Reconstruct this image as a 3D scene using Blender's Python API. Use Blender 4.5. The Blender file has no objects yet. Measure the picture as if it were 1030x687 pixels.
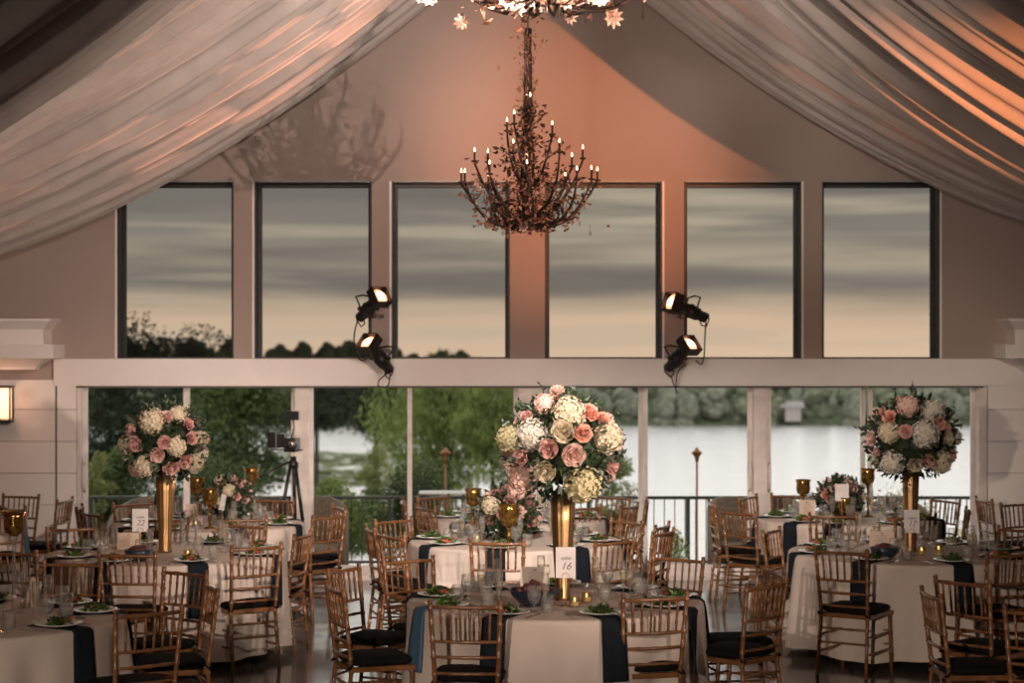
import bpy, math, random
from mathutils import Vector, Matrix, noise
C = bpy.context.scene
COL = C.collection
PI = math.pi
def R_(d): return math.radians(d)

# ------------------------------------------------------------------ camera
cam_d = bpy.data.cameras.new('camera'); cam = bpy.data.objects.new('camera', cam_d); COL.objects.link(cam)
cam_d.sensor_width = 36; cam_d.lens = 69.9
cam.location = (0, 0, 2.4); cam.rotation_euler = (R_(90), 0, 0)
cam_d.clip_start = .1; cam_d.clip_end = 2000
cam_d.dof.use_dof = True; cam_d.dof.focus_distance = 12.8; cam_d.dof.aperture_fstop = 2.4
C.camera = cam
C.view_settings.view_transform = 'Standard'; C.view_settings.look = 'None'
C.view_settings.gamma = 1; C.view_settings.use_curve_mapping = False
C.view_settings.exposure = 0.0
C.cycles.transparent_max_bounces = 24

# ------------------------------------------------------------------ world: overcast dusk sky
W = bpy.data.worlds.new('dusk_sky'); C.world = W; W.use_nodes = True
def nt_clear(nt):
    for n in list(nt.nodes): nt.nodes.remove(n)
def ramp(nt, pts, interp='LINEAR'):
    r = nt.nodes.new('ShaderNodeValToRGB'); e = r.color_ramp.elements
    while len(e) > 1: e.remove(e[0])
    e[0].position = pts[0][0]; e[0].color = (*pts[0][1], 1)
    for p, c in pts[1:]:
        x = e.new(p); x.color = (*c, 1)
    r.color_ramp.interpolation = interp
    return r
def world():
    nt = W.node_tree; nt_clear(nt); L = nt.links
    tc = nt.nodes.new('ShaderNodeTexCoord')
    sep = nt.nodes.new('ShaderNodeSeparateXYZ'); L.new(tc.outputs['Generated'], sep.inputs[0])
    mp = nt.nodes.new('ShaderNodeMapping'); mp.inputs['Scale'].default_value = (3.4, 3.4, 44)
    mp.inputs['Location'].default_value = (1.7, 0, .35)
    L.new(tc.outputs['Generated'], mp.inputs[0])
    n = nt.nodes.new('ShaderNodeTexNoise'); n.inputs['Scale'].default_value = 1.0; n.inputs['Detail'].default_value = 5
    n.inputs['Roughness'].default_value = .5; L.new(mp.outputs[0], n.inputs[0])
    # base colour by height above the horizon (z = 0 .. 1)
    base = ramp(nt, [(0, (.95, .72, .52)), (.012, (.92, .70, .50)), (.020, (.80, .64, .46)), (.027, (.36, .33, .28)), (.032, (.34, .31, .27)), (.039, (.66, .58, .44)), (.045, (.52, .46, .36)),
                     (.053, (.32, .30, .26)), (.08, (.24, .23, .21)), (.2, (.30, .30, .31)), (1, (.30, .32, .36))])
    L.new(sep.outputs['Z'], base.inputs[0])
    # dark cloud bands
    cl = ramp(nt, [(.38, (0, 0, 0)), (.60, (1, 1, 1))]); L.new(n.outputs['Fac'], cl.inputs[0])
    hg = ramp(nt, [(0, (.10, .10, .10)), (.012, (.2, .2, .2)), (.026, (.85, .85, .85)), (1, (.9, .9, .9))]); L.new(sep.outputs['Z'], hg.inputs[0])
    mul = nt.nodes.new('ShaderNodeMath'); mul.operation = 'MULTIPLY'
    L.new(cl.outputs[0], mul.inputs[0]); L.new(hg.outputs[0], mul.inputs[1])
    mx = nt.nodes.new('ShaderNodeMixRGB'); L.new(mul.outputs[0], mx.inputs[0]); L.new(base.outputs[0], mx.inputs[1])
    mx.inputs[2].default_value = (.19, .182, .168, 1)
    # cream streaks
    mp2 = nt.nodes.new('ShaderNodeMapping'); mp2.inputs['Scale'].default_value = (4, 4, 75); mp2.inputs['Location'].default_value = (4.2, 0, 1.3)
    L.new(tc.outputs['Generated'], mp2.inputs[0])
    n2 = nt.nodes.new('ShaderNodeTexNoise'); n2.inputs['Scale'].default_value = 1; n2.inputs['Detail'].default_value = 4; L.new(mp2.outputs[0], n2.inputs[0])
    st = ramp(nt, [(.52, (0, 0, 0)), (.68, (.75, .75, .75))]); L.new(n2.outputs['Fac'], st.inputs[0])
    mx2 = nt.nodes.new('ShaderNodeMixRGB'); L.new(st.outputs[0], mx2.inputs[0]); L.new(mx.outputs[0], mx2.inputs[1])
    mx2.inputs[2].default_value = (.68, .60, .46, 1)
    bg = nt.nodes.new('ShaderNodeBackground'); bg.inputs['Strength'].default_value = 4.0
    L.new(mx2.outputs[0], bg.inputs[0])
    out = nt.nodes.new('ShaderNodeOutputWorld'); L.new(bg.outputs[0], out.inputs[0])
world()

# ------------------------------------------------------------------ room lamps, plus an added wash and fill
def lamp(name, typ, loc, target, energy, color, size=.3, spot=60, blend=.5, gobo=None):
    d = bpy.data.lights.new(name, typ); d.energy = energy; d.color = color
    if typ == 'AREA': d.shape = 'DISK'; d.size = size
    elif typ == 'SPOT': d.spot_size = R_(spot); d.spot_blend = blend; d.shadow_soft_size = size
    else: d.shadow_soft_size = size
    o = bpy.data.objects.new(name, d); COL.objects.link(o); o.location = loc
    if target is not None:
        o.rotation_euler = (Vector(target) - Vector(loc)).to_track_quat('-Z', 'Y').to_euler()
    if gobo:
        d.use_nodes = True; nt = d.node_tree; nt_clear(nt)
        tc = nt.nodes.new('ShaderNodeTexCoord')
        n = nt.nodes.new('ShaderNodeTexNoise'); n.inputs['Scale'].default_value = gobo; n.inputs['Detail'].default_value = 2
        nt.links.new(tc.outputs['Normal'], n.inputs[0])
        r = ramp(nt, [(.47, (0, 0, 0)), (.53, (1, 1, 1))]); nt.links.new(n.outputs['Fac'], r.inputs[0])
        e = nt.nodes.new('ShaderNodeEmission'); nt.links.new(r.outputs[0], e.inputs['Strength'])
        o_ = nt.nodes.new('ShaderNodeOutputLight'); nt.links.new(e.outputs[0], o_.inputs[0])
    return o
KEY_R = lamp('video_light_right', 'SPOT', (4.0, 7.5, 2.25), (-4.3, 18, 4.3), 3000, (1, .77, .64), .03, 58, 1.0)
WARM = lamp('amber_spot_right', 'SPOT', (5.3, 3.0, 2.40), (.75, 20, 4.25), 11500, (1, .34, .14), .04, 13.5, 1.0)
KEY_L = lamp('camera_flash_light', 'SPOT', (-2.5, -2.0, 2.8), (2.2, 20, -1.2), 3000, (1, .81, .66), .05, 42, .9)
WASH = lamp('added_wall_wash', 'SPOT', (.1, 9.0, 4.5), (0, 20, 1.8), 3700, (1, .85, .74), .12, 62, 1.0)  # added lamp without a fixture, brightens the beam and door wall
FILL = lamp('added_fill', 'AREA', (0, 1.0, 4.4), (0, 16, 1.0), 28, (1, .78, .64), 3.0)  # unseen fill added to lift the darker parts of the room

# ------------------------------------------------------------------ materials
def mat(name, col, rough=.6, metal=0, spec=.5, emit=None, es=0, noise_s=None, col2=None, bump=0, bump_s=40, trans=0, sheen=0):
    m = bpy.data.materials.new(name); m.use_nodes = True; nt = m.node_tree; b = nt.nodes['Principled BSDF']
    b.inputs['Base Color'].default_value = (*col, 1); b.inputs['Roughness'].default_value = rough
    b.inputs['Metallic'].default_value = metal; b.inputs['Specular IOR Level'].default_value = spec
    if sheen: b.inputs['Sheen Weight'].default_value = sheen
    if emit: b.inputs['Emission Color'].default_value = (*emit, 1); b.inputs['Emission Strength'].default_value = es
    tc = nt.nodes.new('ShaderNodeTexCoord')
    n = nt.nodes.new('ShaderNodeTexNoise'); n.inputs['Scale'].default_value = noise_s or 8; n.inputs['Detail'].default_value = 4
    nt.links.new(tc.outputs['Object'], n.inputs[0])
    c2 = col2 or tuple(c * .85 for c in col)
    r = ramp(nt, [(.35, c2), (.65, col)]); nt.links.new(n.outputs['Fac'], r.inputs[0]); nt.links.new(r.outputs[0], b.inputs['Base Color'])
    if bump:
        nb = nt.nodes.new('ShaderNodeTexNoise'); nb.inputs['Scale'].default_value = bump_s; nt.links.new(tc.outputs['Object'], nb.inputs[0])
        bp = nt.nodes.new('ShaderNodeBump'); bp.inputs['Strength'].default_value = bump; nt.links.new(nb.outputs['Fac'], bp.inputs['Height'])
        nt.links.new(bp.outputs[0], b.inputs['Normal'])
    if trans:
        tr = nt.nodes.new('ShaderNodeBsdfTranslucent'); nt.links.new(r.outputs[0], tr.inputs[0])
        mix = nt.nodes.new('ShaderNodeMixShader'); mix.inputs[0].default_value = trans
        nt.links.new(b.outputs[0], mix.inputs[1]); nt.links.new(tr.outputs[0], mix.inputs[2])
        nt.links.new(mix.outputs[0], nt.nodes['Material Output'].inputs[0])
    return m
def glass_mat(name, tint=(1, 1, 1), gloss=.12, rough=.02, milk=0):
    m = bpy.data.materials.new(name); m.use_nodes = True; nt = m.node_tree; nt_clear(nt)
    t = nt.nodes.new('ShaderNodeBsdfTransparent'); t.inputs[0].default_value = (*tint, 1)
    g = nt.nodes.new('ShaderNodeBsdfGlossy'); g.inputs['Roughness'].default_value = rough
    f = nt.nodes.new('ShaderNodeLayerWeight'); f.inputs['Blend'].default_value = gloss
    mx = nt.nodes.new('ShaderNodeMixShader'); o = nt.nodes.new('ShaderNodeOutputMaterial')
    nt.links.new(f.outputs['Facing'], mx.inputs[0])
    if milk:
        d = nt.nodes.new('ShaderNodeBsdfDiffuse'); d.inputs[0].default_value = (.8, .78, .75, 1); m2 = nt.nodes.new('ShaderNodeMixShader'); m2.inputs[0].default_value = milk
        nt.links.new(t.outputs[0], m2.inputs[1]); nt.links.new(d.outputs[0], m2.inputs[2]); t = m2
    nt.links.new(t.outputs[0], mx.inputs[1]); nt.links.new(g.outputs[0], mx.inputs[2])
    nt.links.new(mx.outputs[0], o.inputs[0]); return m

M = {}
M['wall'] = mat('wall_paint', (.35, .275, .245), .8, noise_s=1.3, col2=(.335, .262, .232))
M['white_wood'] = mat('white_painted_wood', (.78, .73, .70), .45, noise_s=3, col2=(.75, .70, .67))
M['door_frame'] = mat('white_door_frame', (.72, .64, .60), .4)
M['black_frame'] = mat('black_window_frame', (.012, .011, .011), .5)
M['shade_rail'] = mat('grey_shade_rail', (.3, .29, .28), .4)
M['groove'] = mat('dark_groove', (.12, .10, .09), .8)
M['side'] = mat('side_wall_paint', (.42, .35, .32), .8)
M['drape'] = mat('ceiling_drape_fabric', (.50, .445, .42), .75, noise_s=5, col2=(.44, .39, .365), sheen=.3, trans=.12)
M['hem'] = mat('drape_hem', (.66, .58, .53), .7)
M['cloth'] = mat('ivory_tablecloth', (.60, .51, .45), .75, noise_s=3, col2=(.56, .47, .41), bump=.05, bump_s=180)
M['napkin'] = mat('navy_napkin', (.010, .014, .021), .9, spec=.2, noise_s=20)
M['napkin_skylit'] = mat('skylit_blue_napkin', (.055, .12, .20), .8, noise_s=20)  # lit copy of the navy napkin, blue sky light mixed into its colour
M['wood'] = mat('chair_gold_wood', (.21, .094, .038), .28, noise_s=14, col2=(.125, .052, .021))
M['cushion'] = mat('black_cushion', (.007, .006, .006), .9, spec=.15, noise_s=30)
M['gold'] = mat('brushed_gold', (.50, .31, .15), .42, 1, noise_s=6, col2=(.40, .24, .11))
M['amber'] = mat('mercury_gold_glass', (.50, .29, .075), .18, .85, noise_s=25, col2=(.16, .08, .02))
M['china'] = mat('white_china', (.72, .69, .66), .15)
M['silver'] = mat('cutlery_steel', (.6, .57, .54), .2, 1)
M['glass'] = glass_mat('clear_glass', (.97, .97, .96), .36, .04, .08)
M['water'] = glass_mat('drinking_water', (.94, .95, .95), .15, .02, .02)
M['wine'] = glass_mat('champagne', (.92, .86, .70), .15, .02, .03)
M['pane'] = glass_mat('door_glass', (.95, .96, .95), .02, .01)
M['screen'] = glass_mat('tinted_screen_glass', (.43, .42, .41), .004, .3, .006)
M['card'] = mat('white_card', (.72, .67, .66), .6)
M['menu'] = mat('kraft_menu_card', (.60, .46, .36), .6)
M['menu_w'] = mat('ivory_menu_card', (.66, .58, .48), .6)
M['ink'] = mat('grey_ink', (.16, .10, .10), .6)
M['lettuce'] = mat('lettuce', (.10, .19, .03), .5, noise_s=30, col2=(.04, .08, .015))
M['dkgreen'] = mat('dark_salad_leaf', (.03, .05, .015), .5)
M['tomato'] = mat('salad_tomato', (.42, .11, .05), .4, noise_s=20, col2=(.3, .05, .03))
M['leaf'] = mat('bouquet_leaf', (.030, .050, .020), .45, noise_s=12, col2=(.012, .022, .010))
M['cream'] = mat('cream_petal', (.68, .60, .46), .7, noise_s=18, col2=(.56, .46, .31), trans=.15)
M['whitep'] = mat('white_petal', (.68, .64, .58), .7, noise_s=18, col2=(.56, .50, .41), trans=.15)
M['yellowp'] = mat('pale_yellow_petal', (.64, .57, .36), .7, noise_s=18, col2=(.50, .45, .25), trans=.15)
M['pink'] = mat('pink_petal', (.72, .45, .41), .75, noise_s=18, col2=(.60, .32, .28), trans=.15)
M['blush'] = mat('blush_petal', (.78, .56, .48), .7, noise_s=18, col2=(.68, .44, .38), trans=.15)
M['coral'] = mat('coral_petal', (.80, .44, .34), .75, noise_s=18, col2=(.72, .34, .25), trans=.15)
M['mauve'] = mat('dusty_mauve_petal', (.42, .22, .20), .7, noise_s=18, col2=(.28, .14, .13))
M['stem'] = mat('green_stem', (.04, .07, .02), .6)
M['bronze'] = mat('bronze_branch', (.050, .030, .022), .45, .6)
M['rust'] = mat('rust_leaf', (.34, .13, .07), .5, .1, noise_s=20, col2=(.14, .05, .03))
M['rosette'] = mat('pale_rosette', (.58, .36, .27), .6, noise_s=30, col2=(.36, .2, .14))
M['crystal'] = glass_mat('chandelier_crystal', (.95, .88, .82), .5)
M['bulb'] = mat('candle_bulb', (1, .8, .6), .5, emit=(1, .62, .36), es=4.5)
M['flame'] = mat('candle_flame', (1, .7, .3), .5, emit=(1, .55, .22), es=6)
M['wax'] = mat('candle_wax', (.75, .62, .45), .5)
M['black'] = mat('black_metal', (.015, .013, .012), .4, .2)
M['lens'] = mat('glowing_lens', (1, .6, .4), .4, emit=(1, .40, .20), es=2.6)
M['lens_core'] = mat('glowing_lens_core', (1, .8, .6), .4, emit=(1, .72, .5), es=3.2)
M['sconce_glass'] = mat('sconce_glow', (1, .8, .6), .4, emit=(1, .58, .34), es=1.5)
M['wicker'] = mat('brown_wicker', (.20, .15, .11), .8, noise_s=40, col2=(.11, .08, .058), bump=.6, bump_s=60)
M['rail'] = mat('dark_rail_metal', (.035, .045, .038), .5, .3)
M['deck'] = mat('grey_deck', (.28, .25, .22), .7, noise_s=4)
M['grass'] = mat('bank_grass', (.10, .13, .04), .9, noise_s=.4, col2=(.05, .07, .02))
M['bark'] = mat('tree_bark', (.05, .04, .03), .9)
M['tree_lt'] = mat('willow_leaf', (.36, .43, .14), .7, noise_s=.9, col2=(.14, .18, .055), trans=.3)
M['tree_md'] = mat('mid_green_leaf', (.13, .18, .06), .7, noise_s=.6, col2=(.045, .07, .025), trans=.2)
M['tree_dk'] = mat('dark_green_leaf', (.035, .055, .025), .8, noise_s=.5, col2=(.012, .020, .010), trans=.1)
M['tree_ol'] = mat('yellow_green_leaf', (.30, .32, .12), .7, noise_s=1.5, col2=(.14, .17, .06), trans=.3)
M['far_a'] = mat('far_tree_leaf_hazed', (.22, .24, .165), .95, noise_s=.9, col2=(.085, .10, .06), bump=1, bump_s=4)  # leaf colour raised to stand in for distance haze
M['far_b'] = mat('far_tree_leaf_haze_grey', (.26, .27, .205), .95, noise_s=.9, col2=(.12, .13, .095), bump=1, bump_s=4)  # greyer variant, distance haze mixed into the leaf colour
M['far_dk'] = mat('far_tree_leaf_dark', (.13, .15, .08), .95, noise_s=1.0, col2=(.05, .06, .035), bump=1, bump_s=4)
M['planter'] = mat('white_planter', (.6, .58, .55), .5)
M['house'] = mat('far_house_wall', (.42, .38, .36), .8)
M['roof'] = mat('far_house_roof', (.34, .32, .31), .8)
M['copper'] = mat('copper_lantern', (.30, .13, .06), .4, .8)
M['camskin'] = mat('camera_body', (.02, .018, .018), .35)
M['navy'] = mat('navy_bowl', (.018, .028, .05), .3)
M['fig'] = mat('dark_fig', (.10, .03, .03), .4, noise_s=10)

def floor_mat():
    m = bpy.data.materials.new('dark_plank_floor'); m.use_nodes = True; nt = m.node_tree; b = nt.nodes['Principled BSDF']
    tc = nt.nodes.new('ShaderNodeTexCoord')
    br = nt.nodes.new('ShaderNodeTexBrick'); br.inputs['Scale'].default_value = 1; br.inputs['Brick Width'].default_value = 1.6
    br.inputs['Row Height'].default_value = .14; br.inputs['Mortar Size'].default_value = .004
    br.inputs['Color1'].default_value = (.15, .135, .122, 1); br.inputs['Color2'].default_value = (.095, .085, .077, 1); br.inputs['Mortar'].default_value = (.015, .013, .012, 1)
    nt.links.new(tc.outputs['Object'], br.inputs[0])
    n = nt.nodes.new('ShaderNodeTexNoise'); n.inputs['Scale'].default_value = 2.4; n.inputs['Detail'].default_value = 6; nt.links.new(tc.outputs['Object'], n.inputs[0])
    r = ramp(nt, [(.3, (.09, .09, .09)), (.7, (.19, .19, .19))]); nt.links.new(n.outputs['Fac'], r.inputs[0]); nt.links.new(r.outputs[0], b.inputs['Roughness'])
    nt.links.new(br.outputs[0], b.inputs['Base Color'])
    bp = nt.nodes.new('ShaderNodeBump'); bp.inputs['Strength'].default_value = .12; nt.links.new(br.outputs['Fac'], bp.inputs['Height']); nt.links.new(bp.outputs[0], b.inputs['Normal'])
    b.inputs['Specular IOR Level'].default_value = .8
    return m
M['floor'] = floor_mat()
def lake_mat():
    m = bpy.data.materials.new('lake_water'); m.use_nodes = True; nt = m.node_tree; nt_clear(nt)
    tc = nt.nodes.new('ShaderNodeTexCoord'); mp = nt.nodes.new('ShaderNodeMapping'); mp.inputs['Scale'].default_value = (.10, .35, 1)
    nt.links.new(tc.outputs['Object'], mp.inputs[0])
    n = nt.nodes.new('ShaderNodeTexNoise'); n.inputs['Scale'].default_value = 1.4; n.inputs['Detail'].default_value = 7; nt.links.new(mp.outputs[0], n.inputs[0])
    bp = nt.nodes.new('ShaderNodeBump'); bp.inputs['Strength'].default_value = .6; bp.inputs['Distance'].default_value = .6; nt.links.new(n.outputs['Fac'], bp.inputs['Height'])
    g = nt.nodes.new('ShaderNodeBsdfGlossy'); g.inputs['Roughness'].default_value = .22; g.inputs[0].default_value = (.97, .95, .97, 1)
    nt.links.new(bp.outputs[0], g.inputs['Normal'])
    d = nt.nodes.new('ShaderNodeBsdfDiffuse'); d.inputs[0].default_value = (.75, .73, .72, 1)
    mx = nt.nodes.new('ShaderNodeMixShader'); mx.inputs[0].default_value = .25
    nt.links.new(g.outputs[0], mx.inputs[1]); nt.links.new(d.outputs[0], mx.inputs[2])
    o = nt.nodes.new('ShaderNodeOutputMaterial'); nt.links.new(mx.outputs[0], o.inputs[0]); return m
M['lake'] = lake_mat()

# ------------------------------------------------------------------ mesh helpers
class MB:
    def __init__(s): s.v = []; s.f = []
    def add(s, vs, fs):
        k = len(s.v); s.v += [tuple(v) for v in vs]; s.f += [tuple(i + k for i in f) for f in fs]; return s
    def box(s, a, b, bev=0):
        x0, y0, z0 = a; x1, y1, z1 = b
        return s.add([(x0, y0, z0), (x1, y0, z0), (x1, y1, z0), (x0, y1, z0), (x0, y0, z1), (x1, y0, z1), (x1, y1, z1), (x0, y1, z1)],
                     [(3, 2, 1, 0), (4, 5, 6, 7), (0, 1, 5, 4), (1, 2, 6, 5), (2, 3, 7, 6), (3, 0, 4, 7)])
    def tube(s, pts, rad, n=8, cap=True):
        pts = [Vector(p) for p in pts]; rs = rad if isinstance(rad, (list, tuple)) else [rad] * len(pts)
        k = len(s.v); prev = None
        for i, p in enumerate(pts):
            t = (pts[min(i + 1, len(pts) - 1)] - pts[max(i - 1, 0)])
            t = t.normalized() if t.length > 1e-9 else Vector((0, 0, 1))
            if prev is None:
                a = Vector((1, 0, 0)) if abs(t.x) < .9 else Vector((0, 1, 0)); u = (a - t * a.dot(t)).normalized()
            else:
                u = prev - t * prev.dot(t); u = u.normalized() if u.length > 1e-6 else Vector((1, 0, 0))
            prev = u; w = t.cross(u)
            for j in range(n):
                a = 2 * PI * j / n; s.v.append(tuple(p + (u * math.cos(a) + w * math.sin(a)) * rs[i]))
        for i in range(len(pts) - 1):
            for j in range(n):
                s.f.append((k + i * n + j, k + i * n + (j + 1) % n, k + (i + 1) * n + (j + 1) % n, k + (i + 1) * n + j))
        if cap:
            s.f.append(tuple(k + j for j in reversed(range(n)))); e = k + (len(pts) - 1) * n; s.f.append(tuple(e + j for j in range(n)))
        return s
    def lathe(s, prof, n=20, c=(0, 0, 0), flute=0, nf=0):
        k = len(s.v)
        for r, z in prof:
            for j in range(n):
                a = 2 * PI * j / n; rr = r * (1 + flute * math.cos(nf * a)) if flute else r
                s.v.append((c[0] + rr * math.cos(a), c[1] + rr * math.sin(a), c[2] + z))
        for i in range(len(prof) - 1):
            for j in range(n): s.f.append((k + i * n + j, k + i * n + (j + 1) % n, k + (i + 1) * n + (j + 1) % n, k + (i + 1) * n + j))
        return s
    def quad(s, p, u, v, bend=0):
        p, u, v = Vector(p), Vector(u), Vector(v); w = u.cross(v); w = w.normalized() * bend if w.length > 1e-9 else w
        # leaf: pointed, two halves
        return s.add([p, p + v * .5 + u * .5 + w, p + v, p + v * .5 - u * .5 + w, p + v * .5], [(0, 1, 4), (1, 2, 4), (2, 3, 4), (3, 0, 4)])
    def sphere(s, c, r, n=10, m=7, sq=(1, 1, 1), jit=0, rng=random):
        k = len(s.v)
        for i in range(m + 1):
            ph = PI * i / m
            for j in range(n):
                a = 2 * PI * j / n; q = 1 + (rng.uniform(-jit, jit) if jit else 0)
                s.v.append((c[0] + r * sq[0] * q * math.sin(ph) * math.cos(a), c[1] + r * sq[1] * q * math.sin(ph) * math.sin(a), c[2] + r * sq[2] * q * math.cos(ph)))
        for i in range(m):
            for j in range(n): s.f.append((k + i * n + j, k + (i + 1) * n + j, k + (i + 1) * n + (j + 1) % n, k + i * n + (j + 1) % n))
        return s
    def prism(s, poly, x0, x1):  # poly in (y, z), extruded along x
        n = len(poly); vs = [(x0, y, z) for y, z in poly] + [(x1, y, z) for y, z in poly]
        fs = [tuple(range(n)), tuple(reversed(range(n, 2 * n)))] + [(i, i + n, (i + 1) % n + n, (i + 1) % n) for i in range(n)]
        return s.add(vs, fs)
    def mesh(s, name, m, smooth=False):
        me = bpy.data.meshes.new(name); me.from_pydata(s.v, [], s.f); me.validate()
        me.materials.append(m)
        if smooth:
            for p in me.polygons: p.use_smooth = True
        me.update(); return me
    def build(s, name, m, parent=None, smooth=False, loc=(0, 0, 0), rot=None):
        o = bpy.data.objects.new(name, s.mesh(name, m, smooth)); COL.objects.link(o)
        o.location = loc
        if rot: o.rotation_euler = rot
        if parent: o.parent = parent
        return o
def tag(o, label=None, cat=None, group=None, kind=None):
    if label: o['label'] = label
    if cat: o['category'] = cat
    if group: o['group'] = group
    if kind: o['kind'] = kind
    return o
def empty(name, loc=(0, 0, 0), rz=0, label=None, cat=None, group=None):
    o = bpy.data.objects.new(name, None); COL.objects.link(o); o.location = loc; o.rotation_euler = (0, 0, rz)
    o.empty_display_size = .05
    return tag(o, label, cat, group)
CH = {}
def copy_tree(o, parent=None):
    c = o.copy(); COL.objects.link(c)
    if parent: c.parent = parent
    for ch in o.children: copy_tree(ch, c)
    return c
class Proto:
    """first use hands out the prototype itself, later uses a copy of it and of its parts"""
    def __init__(s, o): s.o = o; s.used = False
    def get(s, loc, rz=0, label=None, group=None, cat=None, scale=None):
        if not s.used: s.used = True; o = s.o
        else: o = copy_tree(s.src)
        s.src = s.o
        o.location = loc; o.rotation_euler = (o.rotation_euler[0] if s.o.type != 'EMPTY' and False else 0, 0, rz)
        if scale: o.scale = (scale,) * 3
        tag(o, label, cat, group); return o
def struct(o): o['kind'] = 'structure'; return o
def X(px, D): return (px - 515) * D / 2000
def Z(py, D): return 2.4 - (py - 343) * D / 2000

# ------------------------------------------------------------------ room shell
WY = 20.0
struct(MB().box((-7.2, -3, -.12), (7.2, WY + .25, 0)).build('floor', M['floor']))
openings = [(X(78, WY), X(988, WY), 0.0, 1.95)]
UP = [(118, 235), (256, 374), (394, 513), (548, 666), (688, 806), (827, 945)]
for a, b in UP: openings.append((X(a, WY), X(b, WY), Z(360, WY), Z(182, WY)))
xs = sorted({-7.2, 7.2} | {o[0] for o in openings} | {o[1] for o in openings}); zs = sorted({0, 7.4, 1.95, Z(360, WY), Z(182, WY)})
w = MB()
for i in range(len(xs) - 1):
    for j in range(len(zs) - 1):
        cx, cz = (xs[i] + xs[i + 1]) / 2, (zs[j] + zs[j + 1]) / 2
        if any(o[0] < cx < o[1] and o[2] < cz < o[3] for o in openings): continue
        w.box((xs[i], WY, zs[j]), (xs[i + 1], WY + .25, zs[j + 1]))
struct(w.build('wall_back', M['wall']))
struct(MB().box((-7.35, -3, 0), (-7.2, WY + .25, 7.4)).build('wall_left', M['side']))
struct(MB().box((7.2, -3, 0), (7.35, WY + .25, 7.4)).build('wall_right', M['side']))
struct(MB().box((-7.35, -3.15, 0), (7.35, -3, 7.4)).build('wall_front', M['side']))
struct(MB().box((-7.35, -3.15, 7.4), (7.35, WY + .25, 7.5)).build('ceiling', M['side']))
# beam over the doors
t = MB().box((X(55, WY), WY - .05, Z(387.5, WY)), (7.2, WY - .002, Z(360.5, WY))); struct(t.build('trim_1', M['white_wood']))
t = MB().box((X(78, WY), WY - .055, Z(389.5, WY)), (X(988, WY), WY - .002, Z(387.7, WY))); struct(t.build('trim_2', M['groove']))
# white boarded lower wall, left and right
def boards(x0, x1, name):
    b = MB(); z = .12
    while z < 1.95:
        b.box((x0, WY - .03, z), (x1, WY - .002, min(z + .32, 2.02) - .006)); z += .32
    struct(b.build(name, M['white_wood']))
boards(-7.2, X(56, WY), 'trim_3'); boards(X(58, WY), X(77.5, WY), 'trim_4'); boards(X(993, WY), 7.2, 'trim_5')
struct(MB().box((X(56, WY), WY - .008, .1), (X(58, WY), WY - .002, 1.95)).build('trim_6', M['groove']))
struct(MB().box((-7.2, WY - .045, 0), (X(77, WY), WY - .002, .118)).build('baseboard_left', M['white_wood']))
struct(MB().box((X(992, WY), WY - .045, 0), (7.2, WY - .002, .118)).build('baseboard_right', M['white_wood']))
# cornice shelves at both ends
def cornice(xa, xb, sgn, name):
    b = MB()
    # sgn=+1: free end at xb (left shelf); -1: free end at xa (right shelf)
    def slab(z0, z1, d0, d1, e0, e1):
        if sgn > 0: A = (xa, xb - e0, xb - e1)
        y0a, y0b = WY - d0, WY - d1
        if sgn > 0:
            b.add([(xa, y0a, z0), (xb + e0, y0a, z0), (xb + e0, WY - .001, z0), (xa, WY - .001, z0), (xa, y0b, z1), (xb + e1, y0b, z1), (xb + e1, WY - .001, z1), (xa, WY - .001, z1)],
                  [(3, 2, 1, 0), (4, 5, 6, 7), (0, 1, 5, 4), (1, 2, 6, 5), (2, 3, 7, 6), (3, 0, 4, 7)])
        else:
            b.add([(xa - e0, y0a, z0), (xb, y0a, z0), (xb, WY - .001, z0), (xa - e0, WY - .001, z0), (xa - e1, y0b, z1), (xb, y0b, z1), (xb, WY - .001, z1), (xa - e1, WY - .001, z1)],
                  [(3, 2, 1, 0), (4, 5, 6, 7), (0, 1, 5, 4), (1, 2, 6, 5), (2, 3, 7, 6), (3, 0, 4, 7)])
    zt = 2.4 - (322 - 343) / 100
    slab(2.235, 2.37, .50, .50, .13, .13)                 # flat slab
    slab(2.37, 2.52, .36, .36, 0, 0)                      # frieze
    slab(2.52, 2.545, .37, .40, .01, .03); slab(2.545, 2.60, .40, .46, .03, .08); slab(2.60, 2.625, .47, .47, .09, .09)
    for k in range(5):                                     # cove under the slab
        a0, a1 = k / 5, (k + 1) / 5
        slab(2.12 + .115 * a0, 2.12 + .115 * a1, .18 + .26 * (1 - math.cos(a0 * PI / 2)), .18 + .26 * (1 - math.cos(a1 * PI / 2)), -.12 + .17 * (1 - math.cos(a0 * PI / 2)), -.12 + .17 * (1 - math.cos(a1 * PI / 2)))
    struct(b.build(name, M['white_wood']))
cornice(-7.2, X(52, WY) - .0, 1, 'trim_7'); cornice(X(1012, WY), 7.2, -1, 'trim_8')

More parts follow.
